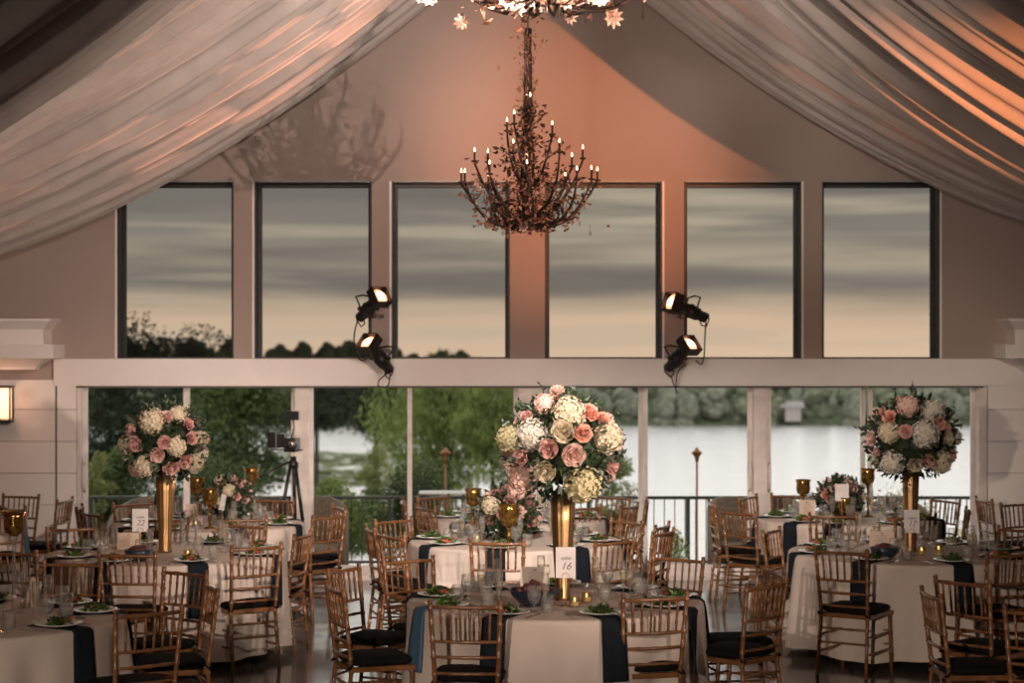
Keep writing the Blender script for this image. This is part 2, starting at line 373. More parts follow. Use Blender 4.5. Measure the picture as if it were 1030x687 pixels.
# upper windows: deep black surround, roller shade head and tinted screen
for i, (a, b) in enumerate(UP):
    x0, x1, z0, z1 = X(a, WY), X(b, WY), Z(360, WY), Z(182, WY)
    r = empty('window_%d' % (i + 1), ((x0 + x1) / 2, WY, z0)); struct(r)
    hx = (x1 - x0) / 2; h = z1 - z0; f = MB()
    t_ = .016
    f.box((-hx, .002, 0), (-hx + t_, .24, h)); f.box((hx - t_, .002, 0), (hx, .24, h)); f.box((-hx + t_, .002, h - t_), (hx - t_, .24, h)); f.box((-hx + t_, .10, 0), (hx - t_, .24, .012))
    f.box((-hx + t_, .20, 0), (-hx + .05, .24, h)); f.box((hx - .05, .20, 0), (hx - t_, .24, h)); f.box((-hx + t_, .16, h - .05), (hx - t_, .24, h - t_))
    f.build('window_frame', M['black_frame'], r)
    MB().box((-hx + .02, -.012, h - .006), (hx - .02, .02, h + .012)).build('shade_rail', M['shade_rail'], r)
    MB().box((-hx + t_, .212, .012), (hx - t_, .218, h - t_)).build('pane', M['screen'], r)
    # thin pale casing on the outer side of the opening
    MB().box((-hx - .022, -.008, 0), (-hx - .002, -.001, h)).build('casing', M['white_wood'], r) if i < 3 else MB().box((hx + .002, -.008, 0), (hx + .022, -.001, h)).build('casing', M['white_wood'], r)

# sliding glass doors
struct(MB().box((X(296, WY), WY + .02, 0), (X(310, WY), WY + .2, 1.95)).build('trim_9', M['door_frame']))
struct(MB().box((X(521, WY), WY - .02, 0), (X(546, WY), WY + .2, 1.95)).build('trim_10', M['door_frame']))
struct(MB().box((X(758, WY), WY + .0, 0), (X(772, WY), WY + .2, 1.95)).build('trim_11', M['door_frame']))
struct(MB().box((X(78, WY), WY - .03, 0), (X(82, WY), WY + .2, 1.95)).build('trim_12', M['door_frame']))
struct(MB().box((X(984, WY), WY - .03, 0), (X(992, WY), WY + .2, 1.95)).build('trim_13', M['door_frame']))
doors = [(82, 188, 0, 1), (184, 296, 1, 2), (310, 414, 0, 0), (409, 521, 1, 0), (546, 652, 0, 0), (643, 758, 1, 2), (772, 879, 0, 1), (868, 984, 1, 0)]
for i, (a, b, lay, hd) in enumerate(doors):
    x0, x1 = X(a, WY), X(b, WY); y = WY + .06 + .06 * lay
    r = empty('door_%d' % (i + 1), ((x0 + x1) / 2, y, .03)); struct(r); hx = (x1 - x0) / 2; h = 1.915
    wl = .045
    f = MB(); f.box((-hx, 0, 0), (-hx + wl, .045, h)); f.box((hx - wl, 0, 0), (hx, .045, h)); f.box((-hx + wl, 0, h - .012), (hx - wl, .045, h)); f.box((-hx + wl, 0, 0), (hx - wl, .045, .11))
    f.build('door_frame', M['door_frame'], r)
    MB().box((-hx + wl, .02, .11), (hx - wl, .026, h - .012)).build('pane', M['pane'], r)
    if hd:
        hx_ = (-hx + .02) if hd == 1 else (hx - .02)
        MB().tube([(hx_, -.005, .86), (hx_, -.05, .90), (hx_, -.055, 1.0), (hx_, -.05, 1.10), (hx_, -.005, 1.14)], .014, 8).build('door_handle', M['door_frame'], r, True)
struct(MB().box((X(78, WY), WY - .02, 0), (X(988, WY), WY + .245, .035)).build('trim_14', M['door_frame']))

# ceiling drapes: pleated swags from the ridge to both eaves
def fR(u): return 6.87 - .87 * u + .052 * u * u
def fL(u): return 6.60 - .80 * u + .040 * u * u
def drape(side, label):
    f = fR if side > 0 else fL; rng = random.Random(7 + side); ny, nu = 1400, 40; y0, y1 = 2.0, WY - .03
    ph = [rng.uniform(0, 6.28) for _ in range(8)]
    def pleat(y):
        v = 0
        a = y * 2 * PI
        v += .72 * abs(math.sin(a * .62 + ph[0] + .6 * math.sin(a * .11))) ** .9
        v += .36 * abs(math.sin(a * 1.63 + ph[1] + .8 * math.sin(a * .17))) + .2 * abs(math.sin(a * 2.9 + ph[5] + 1.1 * math.sin(a * .23)))
        v += .12 * math.sin(a * 4.1 + ph[2] + 1.2 * math.sin(a * .31)) + .07 * math.sin(a * 8.3 + ph[3] + 2 * math.sin(a * .7))
        v -= .5 * math.exp(-(math.sin(a * .62 + ph[0] + .6 * math.sin(a * .11)) / .16) ** 2) + .3 * math.exp(-(math.sin(a * 1.63 + ph[1] + .8 * math.sin(a * .17)) / .22) ** 2)
        return v
    m = MB(); vs = []
    for i in range(ny + 1):
        y = y0 + (y1 - y0) * i / ny
        p = pleat(y)
        e = min(1, (y1 - y) / .5)
        for j in range(nu + 1):
            u = 7.05 * j / nu; s = math.sin(PI * min(1, u / 7.05)) ** .6
            shade_sag = .0
            if side > 0: shade_sag = .66 * math.exp(-((y - 13.6) / 2.2) ** 2) * math.sin(PI * min(1, u / 7.2)) ** .8  # extra sag, shaped so the right drape shadows the upper gable
            else: shade_sag = .75 * math.exp(-((y - 10.2) / 2.2) ** 2) * s  # extra sag, shaped to turn the left drape's top corner from the light
            q = noise.noise(Vector((u * .35, y * 2.2, side * 5))) * .05
            vs.append((.15 + side * u, y + .03 * math.sin(u * 1.3 + y * 3) * e, f(u) - shade_sag - (.04 + .24 * s) * (p - .75 * (1 - e)) * (.3 + .7 * e) + q * e * s))
    fs = [(i * (nu + 1) + j, i * (nu + 1) + j + 1, (i + 1) * (nu + 1) + j + 1, (i + 1) * (nu + 1) + j) for i in range(ny) for j in range(nu)]
    r = empty('ceiling_drape', (.15, WY, 0), 0, label, 'drape')
    r.location = (0, 0, 0)
    m.add(vs, fs); m.build('drape_fabric', M['drape'], r, True)
    h = MB(); last = vs[-(nu + 1):]
    h.tube([(v[0], v[1] - .02, v[2] - .015) for v in last], .04, 8); h.build('hem', M['hem'], r, True)
drape(-1, 'pleated taupe ceiling drape swagging down to the left side'); drape(1, 'pleated taupe ceiling drape swagging down to the right side')

# wall sconce at the far left
r = empty('wall_sconce', (X(2, 19.8), WY - .03, Z(422, WY)), 0, 'black framed lantern wall light glowing on the white boards at the left', 'wall light')
f = MB(); 
for sx in (-.075, .06):
    f.box((sx, -.14, 0), (sx + .015, -.125, .34)); f.box((sx, -.015, 0), (sx + .015, 0, .34))
f.box((-.085, -.15, .33), (.085, 0, .35)); f.box((-.075, -.14, -.015), (.075, 0, .003)); f.build('lantern_frame', M['black'], r)
MB().box((-.055, -.115, .02), (.055, -.025, .32)).build('lamp_glass', M['sconce_glass'], r)
lamp('sconce_lamp', 'POINT', (X(2, 19.8), WY - .35, Z(400, WY)), None, 2.5, (1, .5, .3), .05)

# ------------------------------------------------------------------ outside: deck, rail, lake, banks
struct(MB().box((-9, WY + .25, -.34), (9, 22.75, -.2)).build('terrace_deck', M['deck']))
g = MB(); gx = [-60, -30, -15, -8, -4, 0, 4, 8, 20, 60]; gy = [22.75, 26, 32, 42, 55, 70, 85]
def gz(x, y): return -.9 - max(0, (y - 24)) * .205 if y > 22.8 else -.6
g.add([(x, y, gz(x, y) + .25 * noise.noise(Vector((x * .2, y * .2, 0)))) for y in gy for x in gx], [(j * 10 + i, j * 10 + i + 1, j * 10 + i + 11, j * 10 + i + 10) for j in range(6) for i in range(9)])
struct(g.build('grass_bank', M['grass'], None, True))
struct(MB().add([(-400, 50, -9), (400, 50, -9), (400, 900, -9), (-400, 900, -9)], [(0, 1, 2, 3)]).build('lake', M['lake']))
fb = MB(); fb.add([(-300, 268, -9.1), (300, 268, -9.1), (300, 276, -6.5), (-300, 276, -6.5), (-300, 420, -5.5), (300, 420, -5.5)], [(0, 1, 2, 3), (3, 2, 5, 4)])
struct(fb.build('far_shore', M['far_dk']))
RY = 22.5
r = empty('deck_railing', (0, RY, -.2), 0, 'dark green metal deck railing with thin upright bars outside the glass doors', 'railing')
MB().box((-6.6, -.03, .815), (6.6, .03, .85)).build('top_rail', M['rail'], r)
MB().box((-6.6, -.015, .09), (6.6, .015, .12)).build('bottom_rail', M['rail'], r)
for k in range(-5, 7):
    px = 592 + 100 * k
    MB().box((X(px, RY) - .022, -.022, 0), (X(px, RY) + .022, .022, .815)).build('rail_post', M['rail'], r)
n_ = 0; bp = None; xb = -6.3
while xb < 6.4:
    if abs(xb) < 5.9:
        if bp is None: bp = MB().box((-.0055, -.0055, .12), (.0055, .0055, .815)).build('baluster', M['rail'], r); bp.location = (xb, 0, 0)
        elif n_ < 100:
            c = bp.copy(); COL.objects.link(c); c.parent = r; c.location = (xb, 0, 0)
        n_ += 1
    xb += .118

def blob_tree(name, x, y, z, w, h, m, n, leaf, seed, label, cat='tree', group=None, trunk=True, blobs=14, willow=False, base=None):
    """crown of leaves on several lobes; z is the bottom of the crown"""
    rng = random.Random(seed); r = empty(name, (x, y, base if base is not None else z), 0, label, cat, group)
    z0 = z - (base if base is not None else z)
    lob = []
    for k in range(blobs):
        a = rng.uniform(0, 2 * PI); q = rng.random() ** .6; tz = rng.uniform(.12, .92)
        ww = w / 2 * math.sin(PI * (.12 + .8 * tz)) ** .6
        lob.append((q * ww * .75 * math.cos(a), q * ww * .6 * math.sin(a), z0 + h * tz, rng.uniform(.18, .32) * w))
    L = MB()
    for k in range(n):
        bx, by, bz, br = lob[k % blobs]
        d = Vector((rng.gauss(0, 1), rng.gauss(0, 1), rng.gauss(0, 1))).normalized(); rr = br * rng.uniform(.55, 1.05)
        p = Vector((bx, by, bz)) + Vector((d.x * rr, d.y * rr, d.z * rr * .8))
        if willow: dirv = Vector((rng.gauss(0, .5), rng.gauss(0, .5), -1)) ; lf = leaf * rng.uniform(1.2, 2.2); uu = Vector((rng.gauss(0, 1), rng.gauss(0, 1), 0)).normalized() * leaf * .4
        else: dirv = Vector((rng.gauss(0, 1), rng.gauss(0, 1), rng.gauss(0, .7))); lf = leaf * rng.uniform(.7, 1.3); uu = Vector((rng.gauss(0, 1), rng.gauss(0, 1), rng.gauss(0, 1))).normalized() * leaf * .7
        L.quad(p, uu, dirv.normalized() * lf, leaf * .12)
    L.build('foliage', m, r)
    if trunk:
        T = MB(); T.tube([(0, 0, 0), (.1 * w * .1, 0, z0 + h * .3), (0, 0, z0 + h * .7)], [w * .035, w * .025, w * .01], 8)
        for k in range(6):
            b = lob[k]; T.tube([(0, 0, z0 + h * .15), (b[0] * .5, b[1] * .5, z0 + h * .2 + (b[2] - z0 - h * .2) * .6), (b[0], b[1], b[2])], [w * .015, w * .01, w * .004], 6)
        T.build('trunk', M['bark'], r, True)
    return r
def px_tree(name, pxc, ptop, pbot, pw, D, m, n, leaf, seed, label, **k):
    zt, zb = Z(ptop, D), Z(pbot, D)
    return blob_tree(name, X(pxc, D), D, zb, pw * D / 2000, zt - zb, m, n, leaf, seed, label, base=min(zb - .05, max(-9.3, gz(0, D) - .2)), **k)
px_tree('willow_tree', 449, 366, 500, 148, 60, M['tree_lt'], 17000, .13, 3, 'bright green willow leaning over the water behind the second pair of doors', willow=True, blobs=22)
px_tree('willow_tree', 495, 375, 500, 92, 57, M['tree_lt'], 8000, .13, 4, 'smaller bright green willow just left of the middle door post', willow=True, blobs=14)
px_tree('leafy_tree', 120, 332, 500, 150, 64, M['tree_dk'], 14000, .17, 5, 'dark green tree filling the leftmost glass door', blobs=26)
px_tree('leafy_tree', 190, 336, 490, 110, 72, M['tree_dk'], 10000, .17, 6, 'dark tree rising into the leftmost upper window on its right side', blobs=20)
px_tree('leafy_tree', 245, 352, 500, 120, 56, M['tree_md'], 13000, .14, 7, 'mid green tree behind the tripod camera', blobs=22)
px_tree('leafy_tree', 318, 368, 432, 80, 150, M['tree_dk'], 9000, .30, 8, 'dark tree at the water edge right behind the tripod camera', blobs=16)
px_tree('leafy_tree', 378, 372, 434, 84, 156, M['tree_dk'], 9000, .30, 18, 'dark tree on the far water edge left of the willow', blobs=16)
px_tree('leafy_shrub', 110, 446, 545, 90, 34, M['tree_md'], 8000, .075, 9, 'green shrub beyond the railing in the leftmost door', cat='shrub', trunk=False)
px_tree('leafy_shrub', 98, 445, 560, 36, 33, M['tree_ol'], 1800, .06, 10, 'small yellow green shrub beyond the railing at the far left', cat='shrub', trunk=False)
px_tree('leafy_shrub', 200, 470, 560, 120, 31, M['tree_md'], 9000, .07, 11, 'green shrub behind the railing between the vase and the tripod camera', cat='shrub', trunk=False)
px_tree('leafy_shrub', 338, 474, 560, 74, 33, M['tree_lt'], 6500, .07, 12, 'low green shrub behind the railing just right of the tripod camera', cat='shrub', trunk=False)
px_tree('leafy_shrub', 420, 470, 560, 110, 30, M['tree_md'], 9000, .06, 13, 'green shrub behind the railing under the willow', cat='shrub', trunk=False)
px_tree('leafy_shrub', 375, 448, 540, 40, 50, M['tree_ol'], 2500, .09, 14, 'yellow green shrub at the foot of the willow', cat='shrub', trunk=False)
px_tree('leafy_shrub', 612, 440, 560, 64, 36, M['tree_ol'], 6000, .07, 15, 'pale green shrub right of the tallest bouquet, beyond the railing', cat='shrub', trunk=False)
px_tree('leafy_shrub', 905, 502, 560, 90, 27, M['tree_ol'], 2200, .05, 16, 'thin pale shrub behind the railing in the rightmost door', cat='shrub', trunk=False)
px_tree('leafy_shrub', 520, 452, 560, 70, 32, M['tree_md'], 6000, .06, 31, 'green shrub beyond the railing behind the middle door post', cat='shrub', trunk=False)
# far bank of trees across the lake
def far_crown(seed):
    rng = random.Random(seed); m = MB()
    for k in range(16):
        a = rng.uniform(0, 6.28); q = rng.uniform(.3, 2.4); zz = rng.uniform(.6, 7.4); q *= .55 + .45 * math.sin(PI * min(1, zz / 8))
        m.sphere((q * math.cos(a), q * math.sin(a) * .7, zz), rng.uniform(.9, 1.8), 14, 9, (1, 1, 1.05), .2, rng)
    return m
protos = []
for k in range(6):
    r = empty('far_tree', (0, 0, 0), 0, 'hazy grey green tree in the wooded bank across the lake', 'tree', 'trees on the far shore')
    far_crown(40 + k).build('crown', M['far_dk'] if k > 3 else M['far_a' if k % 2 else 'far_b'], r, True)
    MB().tube([(0, 0, -1.5), (0, 0, 4)], [.3, .15], 6).build('trunk', M['bark'], r)
    protos.append(Proto(r))
rng = random.Random(5)
for row, (yy, sp, zb, sc) in enumerate([(271, 3.7, -9.2, .70), (282, 4.4, -8.0, .78), (296, 3.4, -7.0, .72)]):
    xx = -76
    while xx < 76:
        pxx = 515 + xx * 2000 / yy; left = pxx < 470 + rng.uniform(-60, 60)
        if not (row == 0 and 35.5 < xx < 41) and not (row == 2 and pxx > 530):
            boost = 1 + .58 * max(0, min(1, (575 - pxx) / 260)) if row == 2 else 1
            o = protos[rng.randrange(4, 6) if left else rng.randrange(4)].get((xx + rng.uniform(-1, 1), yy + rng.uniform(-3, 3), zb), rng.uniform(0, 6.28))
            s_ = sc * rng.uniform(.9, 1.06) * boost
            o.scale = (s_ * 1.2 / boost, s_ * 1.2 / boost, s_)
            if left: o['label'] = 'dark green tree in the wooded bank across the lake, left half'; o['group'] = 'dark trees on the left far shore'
        xx += sp
r = empty('lake_house', (X(795, 270), 270, -8.4), 0, 'small pale boathouse on the far shore seen through the third pair of doors', 'house')
MB().box((-.9, -1.5, 0), (1.2, 1.5, 2.0)).build('wall', M['house'], r)
MB().prism([(-1.9, 1.9), (1.9, 1.9), (1.5, 2.3), (0, 2.7), (-1.5, 2.3)], -1.6, 1.7).build('roof', M['roof'], r)
# water lilies off the left bank
rng = random.Random(77); lp = MB()
for k in range(1500):
    yy = rng.uniform(118, 205); pxx = rng.gauss(350, 55); xx = X(pxx, yy); q = rng.uniform(.3, .9)
    if pxx > 460 or noise.noise(Vector((xx * .12, yy * .05, 0))) < -.12: continue
    lp.add([(xx + q * math.cos(a_) * 1.3, yy + q * math.sin(a_), -8.985 + .01 * (k % 3)) for a_ in [t_ * PI / 3.5 for t_ in range(7)]], [tuple(range(7))])
o = lp.build('water_lilies', M['tree_ol']); tag(o, 'water lily pads floating on the lake off the left bank', 'water plants', None, 'stuff')
# garden torches
def torch(px, D, ytop, label, s=1):
    zt = Z(ytop, D); r = empty('garden_torch', (X(px, D), D, gz(0, D)), 0, label, 'torch')
    h = zt - gz(0, D)
    MB().tube([(0, 0, 0), (0, 0, h - .30 * s)], .014, 8).build('pole', M['copper'], r, True)
    MB().lathe([(.001, h - .32 * s), (.03 * s, h - .30 * s), (.05 * s, h - .2 * s), (.105 * s, h - .12 * s), (.115 * s, h - .11 * s), (.06 * s, h - .08 * s), (.03 * s, h - .03 * s), (.001, h)], 10).build('torch_head', M['copper'], r, True)
torch(701, 24, 449, 'copper garden torch standing before the lake right of the tallest bouquet', .6); torch(448, 24, 449, 'copper garden torch standing in front of the willow', .65)
# wicker tub chairs, planter, patio table on the deck
def tub_chair():
    r = empty('wicker_chair', (0, 0, 0)); b = MB(); n = 18; prof = []
    for i in range(n + 1):
        a = PI * (-.08 + 1.16 * i / n) + PI; h = .62 + .30 * math.sin(PI * i / n)
        prof.append((math.cos(a), math.sin(a), h))
    vs = []
    for rr in (.36, .31):
        for z_ in (.18, None):
            for c, s, h in prof: vs.append((c * rr, s * rr, z_ if z_ else h))
    q = n + 1; fs = []
    for i in range(n):
        fs += [(i, i + 1, q + i + 1, q + i), (2 * q + i + 1, 2 * q + i, 3 * q + i, 3 * q + i + 1), (q + i, q + i + 1, 3 * q + i + 1, 3 * q + i), (i + 1, i, 2 * q + i, 2 * q + i + 1)]
    fs += [(0, q, 3 * q, 2 * q), (n, 2 * q + n, 3 * q + n, q + n)]
    b.add(vs, fs); b.build('backrest', M['wicker'], r, True)
    MB().lathe([(.001, .36), (.30, .36), (.31, .38), (.31, .42), (.28, .45), (.001, .45)], 20).build('seat', M['wicker'], r, True)
    for k in range(4):
        a = PI / 4 + k * PI / 2; MB().tube([(.27 * math.cos(a), .27 * math.sin(a), 0), (.27 * math.cos(a), .27 * math.sin(a), .37)], .018, 8).build('leg', M['wicker'], r)
    return Proto(r)
tub = tub_chair()
for px, D, rz, lb in [(317, 21.2, 170, 'brown wicker tub chair on the deck just right of the tripod camera post'), (273, 21.2, 190, 'brown wicker tub chair on the deck behind the tripod legs'), (905, 21.2, 180, 'brown wicker tub chair on the deck behind the right gold vase'),
                      (783, 21.2, 175, 'brown wicker tub chair on the deck just right of the third wide door post'), (745, 21.3, 200, 'brown wicker tub chair on the deck left of the third wide door post'),
                      (142, 21.2, 175, 'brown wicker tub chair on the deck behind the left gold vase')]:
    tub.get((X(px, D), D, -.2), R_(rz), lb, 'wicker chairs on the deck', 'chair')
r = empty('planter_box', (X(680, 21.9), 21.9, -.2), 0, 'white rectangular planter of green plants on the deck by the railing', 'planter')
MB().box((-.12, -.1, 0), (.12, .1, .22)).build('box', M['planter'], r)
rng = random.Random(2); pl = MB()
for k in range(420):
    a = rng.uniform(0, 6.28); q = rng.random() * .13; h = rng.uniform(.2, .52) * (1 - q * 2.2)
    pl.quad((q * math.cos(a) * 1.2, q * math.sin(a), h), Vector((rng.gauss(0, 1), rng.gauss(0, 1), 0)).normalized() * .018, Vector((rng.gauss(0, .5), rng.gauss(0, .5), 1)).normalized() * .06)
pl.build('plants', M['tree_lt'], r)
r = empty('patio_table', (X(446, 21.5), 21.5, -.2), 0, 'narrow white topped patio table on the deck in front of the willow', 'table')
MB().box((-.26, -.2, .96), (.26, .2, .975)).build('table_top', M['planter'], r)
for sx in (-.23, .20):
    for sy in (-.17, .14): MB().box((sx, sy, 0), (sx + .03, sy + .03, .95)).build('leg', M['rail'], r)

# ------------------------------------------------------------------ chiavari chairs
def bam(p0, p1, r, n=8, rings=(), seg=10, extra=None):
    """turned stick with raised bamboo rings"""
    p0, p1 = Vector(p0), Vector(p1); L = (p1 - p0).length; ts = [i / seg for i in range(seg + 1)]
    for q in rings: ts += [q - .010 / L, q - .005 / L, q + .005 / L, q + .010 / L]
    ts = sorted(t for t in ts if 0 <= t <= 1); pts = []; rs = []
    for t in ts:
        pts.append(p0.lerp(p1, t)); rs.append(r * (1.28 if any(abs(t - q) <= .0055 / L for q in rings) else 1))
    return pts, rs
def chair_proto():
    r = empty('chiavari_chair'); wd = M['wood']
    for s in (-1, 1):
        m = MB(); p, q = bam((s * .190, -.245, 0), (s * .178, -.195, .44), .0135, rings=(.3, .62, .95), seg=5)
        p2, q2 = bam((s * .178, -.195, .44), (s * .201, -.252, .915), .0140, rings=(.12, .335, .53, .74, .93), seg=6)
        m.tube(p + p2[1:] + [(s * .2015, -.253, .922), (s * .202, -.2535, .93)], q + q2[1:] + [.017, .008], 8); m.build('rear_leg', wd, r, True)
        m = MB(); p, q = bam((s * .192, .20, 0), (s * .185, .175, .445), .0135, rings=(.3, .62, .93), seg=5); m.tube(p, q, 8); m.build('front_leg', wd, r, True)
    def bx(z):  # back post x,y at height z
        t = (z - .44) / .475; return .178 + .023 * t, -.195 - .057 * t
    for z, rr in ((.89, .0115), (.69, .0095), (.60, .0095), (.505, .0095)):
        x, y = bx(z); m = MB(); pts = []; rs = []
        for k in range(13):
            t = -1 + k / 6; pts.append((x * t, y - .022 * (1 - t * t), z)); rs.append(rr * (1.25 if k in (3, 6, 9) else 1))
        m.tube(pts, rs, 7); m.build('back_rail', wd, r, True)
    x1, y1 = bx(.69); x2, y2 = bx(.89)
    for k in range(6):
        t = -1 + 2 * (k + 1) / 7; b = .022 * (1 - t * t)
        p, q = bam((x1 * t, y1 - b, .69), (x2 * t, y2 - b, .89), .0078, rings=(.3, .7), seg=4); MB().tube(p, q, 6).build('spindle', wd, r, True)
    m = MB(); m.box((-.195, -.205, .418), (.195, -.175, .448)); m.box((-.205, .17, .418), (.205, .20, .448)); m.box((-.20, -.175, .418), (-.17, .17, .448)); m.box((.17, -.175, .418), (.20, .17, .448)); m.build('seat_frame', wd, r)
    for a, b in [((-.19, .188, .20), (.19, .188, .20)), ((-.19, .184, .30), (.19, .184, .30)), ((-.186, -.222, .24), (.186, -.222, .24)), ((-.182, -.21, .34), (.182, -.21, .34)),
                 ((-.19, -.23, .17), (-.19, .19, .17)), ((.19, -.23, .17), (.19, .19, .17)), ((-.186, -.218, .29), (-.188, .184, .29)), ((.186, -.218, .29), (.188, .184, .29))]:
        p, q = bam(a, b, .0085, rings=(.33, .66), seg=4); MB().tube(p, q, 6).build('stretcher', wd, r, True)
    # padded cushion
    m = MB(); n = 28; prof = [(.88, .449), (1, .462), (1.02, .475), (.99, .488), (.90, .497), (.6, .503), (.0, .505)]; k0 = len(m.v)
    for q, z in prof:
        for j in range(n):
            a = 2 * PI * j / n; c, s = math.cos(a), math.sin(a); e = 6; k = (abs(c) ** e + abs(s) ** e) ** (-1 / e); m.v.append((.203 * q * c * k, -.0 + .195 * q * s * k, z))
    for i in range(len(prof) - 1):
        for j in range(n): m.f.append((i * n + j, i * n + (j + 1) % n, (i + 1) * n + (j + 1) % n, (i + 1) * n + j))
    cu = m.build('cushion', M['cushion'], r, True)
    for s in (-1, 1):
        MB().tube([(s * .175, -.175, .47), (s * .195, -.20, .455), (s * .20, -.21, .44), (s * .185, -.222, .44), (s * .165, -.20, .45)], .007, 6).build('tie', M['cushion'], cu)
    return Proto(r)
chair = chair_proto()
TD = {1: 'front middle table', 2: 'front left corner table', 3: 'left gold vase table', 4: 'back left table', 5: 'second row middle table', 6: 'back middle table',
      7: 'right gold vase table', 8: 'back right table', 9: 'off frame back right table', 10: 'off frame front right table', 11: 'far left wall table'}
#           px, D, theta, table, position words
CHAIRS = [(468, 11.3, -5, 1, 'seen from behind at the nearest left'), (659, 11.65, 17, 1, 'seen from behind at the nearest right'), (337, 12.05, -70, 1, 'turned sideways at the left end'),
          (346, 13.05, -115, 1, 'behind the sideways one at the left end'), (411, 13.6, -144, 1, 'at the back left'), (682, 13.7, 144, 1, 'facing the camera at the back right'),
          (771, 12.25, 46, 1, 'angled away at the right end'), (779, 12.9, 100, 1, 'just behind the angled one, right end'),
          (150, 11.0, 36, 2, 'nearest the camera, front right'), (186, 12.87, 142, 2, 'at the back right'), (213, 12.05, 108, 2, 'edge on at the right end'), (73, 13.4, 172, 2, 'facing the camera behind the back edge'),
          (12, 14.1, -20, 3, 'by the big gold goblet, front left'), (128, 14.0, -4, 3, 'at the front'), (72, 15.9, -150, 3, 'at the back left'), (166, 16.7, 172, 3, 'behind the gold vase'),
          (247, 16.15, 150, 3, 'at the back right'), (258, 14.5, 34, 3, 'with whole black seat showing, front right'), (304, 15.4, 78, 3, 'edge on at the right end'),
          (92, 17.3, -52, 4, 'at the left'), (80, 17.9, -85, 4, 'edge on at the far left'), (134, 18.3, -140, 4, 'against green shrubs, back left'), (244, 16.75, 12, 4, 'at the front'),
          (331, 17.0, 52, 4, 'angled away at the right'), (341, 17.9, 112, 4, 'against the doors at the right'), (276, 18.75, 160, 4, 'beside the tripod at the back'),
          (500, 14.83, -8, 5, 'behind the ivory menu card, front'), (618, 14.87, 42, 5, 'at the front right'), (630, 16.5, 125, 5, 'at the back right'), (396, 16.6, -135, 5, 'at the back left'),
          (393, 15.3, -55, 5, 'at the front left'), (373, 15.85, -76, 5, 'edge on at the left end'), (666, 16.15, 70, 5, 'at the right end, farther of two'), (667, 15.6, 62, 5, 'at the right end, nearer of two'),
          (406, 18.6, -84, 6, 'edge on beside a door stile'), (428, 17.9, -62, 6, 'at the left'), (436, 19.1, -135, 6, 'before the patio table, back left'), (585, 17.9, 28, 6, 'behind the gold vase, front right'),
          (617, 19.1, 140, 6, 'at the back right'), (633, 18.1, 64, 6, 'at the right'), (650, 18.7, 86, 6, 'edge on beside the right stile'),
          (846, 14.2, -34, 7, 'in front with whole frame showing'), (776, 15.7, -117, 7, 'at the left end'), (1026, 15.8, 130, 7, 'at the back right'), (1018, 14.0, 18, 7, 'cut by the frame, front right'),
          (838, 17.1, -10, 8, 'at the front'), (716, 18.4, -88, 8, 'edge on against the lake, leftmost'), (743, 17.4, -50, 8, 'at the front left'), (752, 19.1, -122, 8, 'by the door post, back left'),
          (797, 19.35, 172, 8, 'facing the camera at the back'), (921, 17.0, 22, 8, 'by the gold vase, front right'), (951, 18.7, 118, 8, 'against the railing at the right'), (973, 17.6, 80, 8, 'edge on at the right end'),
          (990, 18.8, -82, 9, 'edge on beside the door jamb'), (1023, 18.3, -150, 9, 'against the pink wall'),
          (968, 12.4, -48, 10, 'angled behind an edge on one'), (937, 11.8, -86, 10, 'edge on, lowest right'), (1047, 11.0, -30, 10, 'cut by the right frame edge'),
          (21, 19.25, 160, 11, 'against the white boards'), (3, 17.7, 30, 11, 'cut by the left frame edge'), (65, 18.75, 82, 11, 'edge on beside the door jamb')]
TAB = {1: (.27, 12.5, .92), 2: (-3.22, 11.7, .92), 3: (-2.66, 15.3, .91), 4: (-2.72, 17.75, .85), 5: (.03, 16.25, .86), 6: (.05, 18.35, .82), 7: (3.07, 15.35, .92), 8: (3.1, 18.3, .84), 9: (5.7, 18.0, .9), 10: (4.35, 12.6, .92), 11: (-5.42, 18.4, .9)}
for px, D, th, tb, words in CHAIRS:
    a = R_(th); fx, fy = -math.sin(a), math.cos(a); x, y = X(px, D), D
    chair.get((x + fx * .25, y + fy * .25, 0), a, 'gold wooden chair %s of the %s' % (words, TD[tb]), 'gold wooden chairs around the %s' % TD[tb], 'chair')

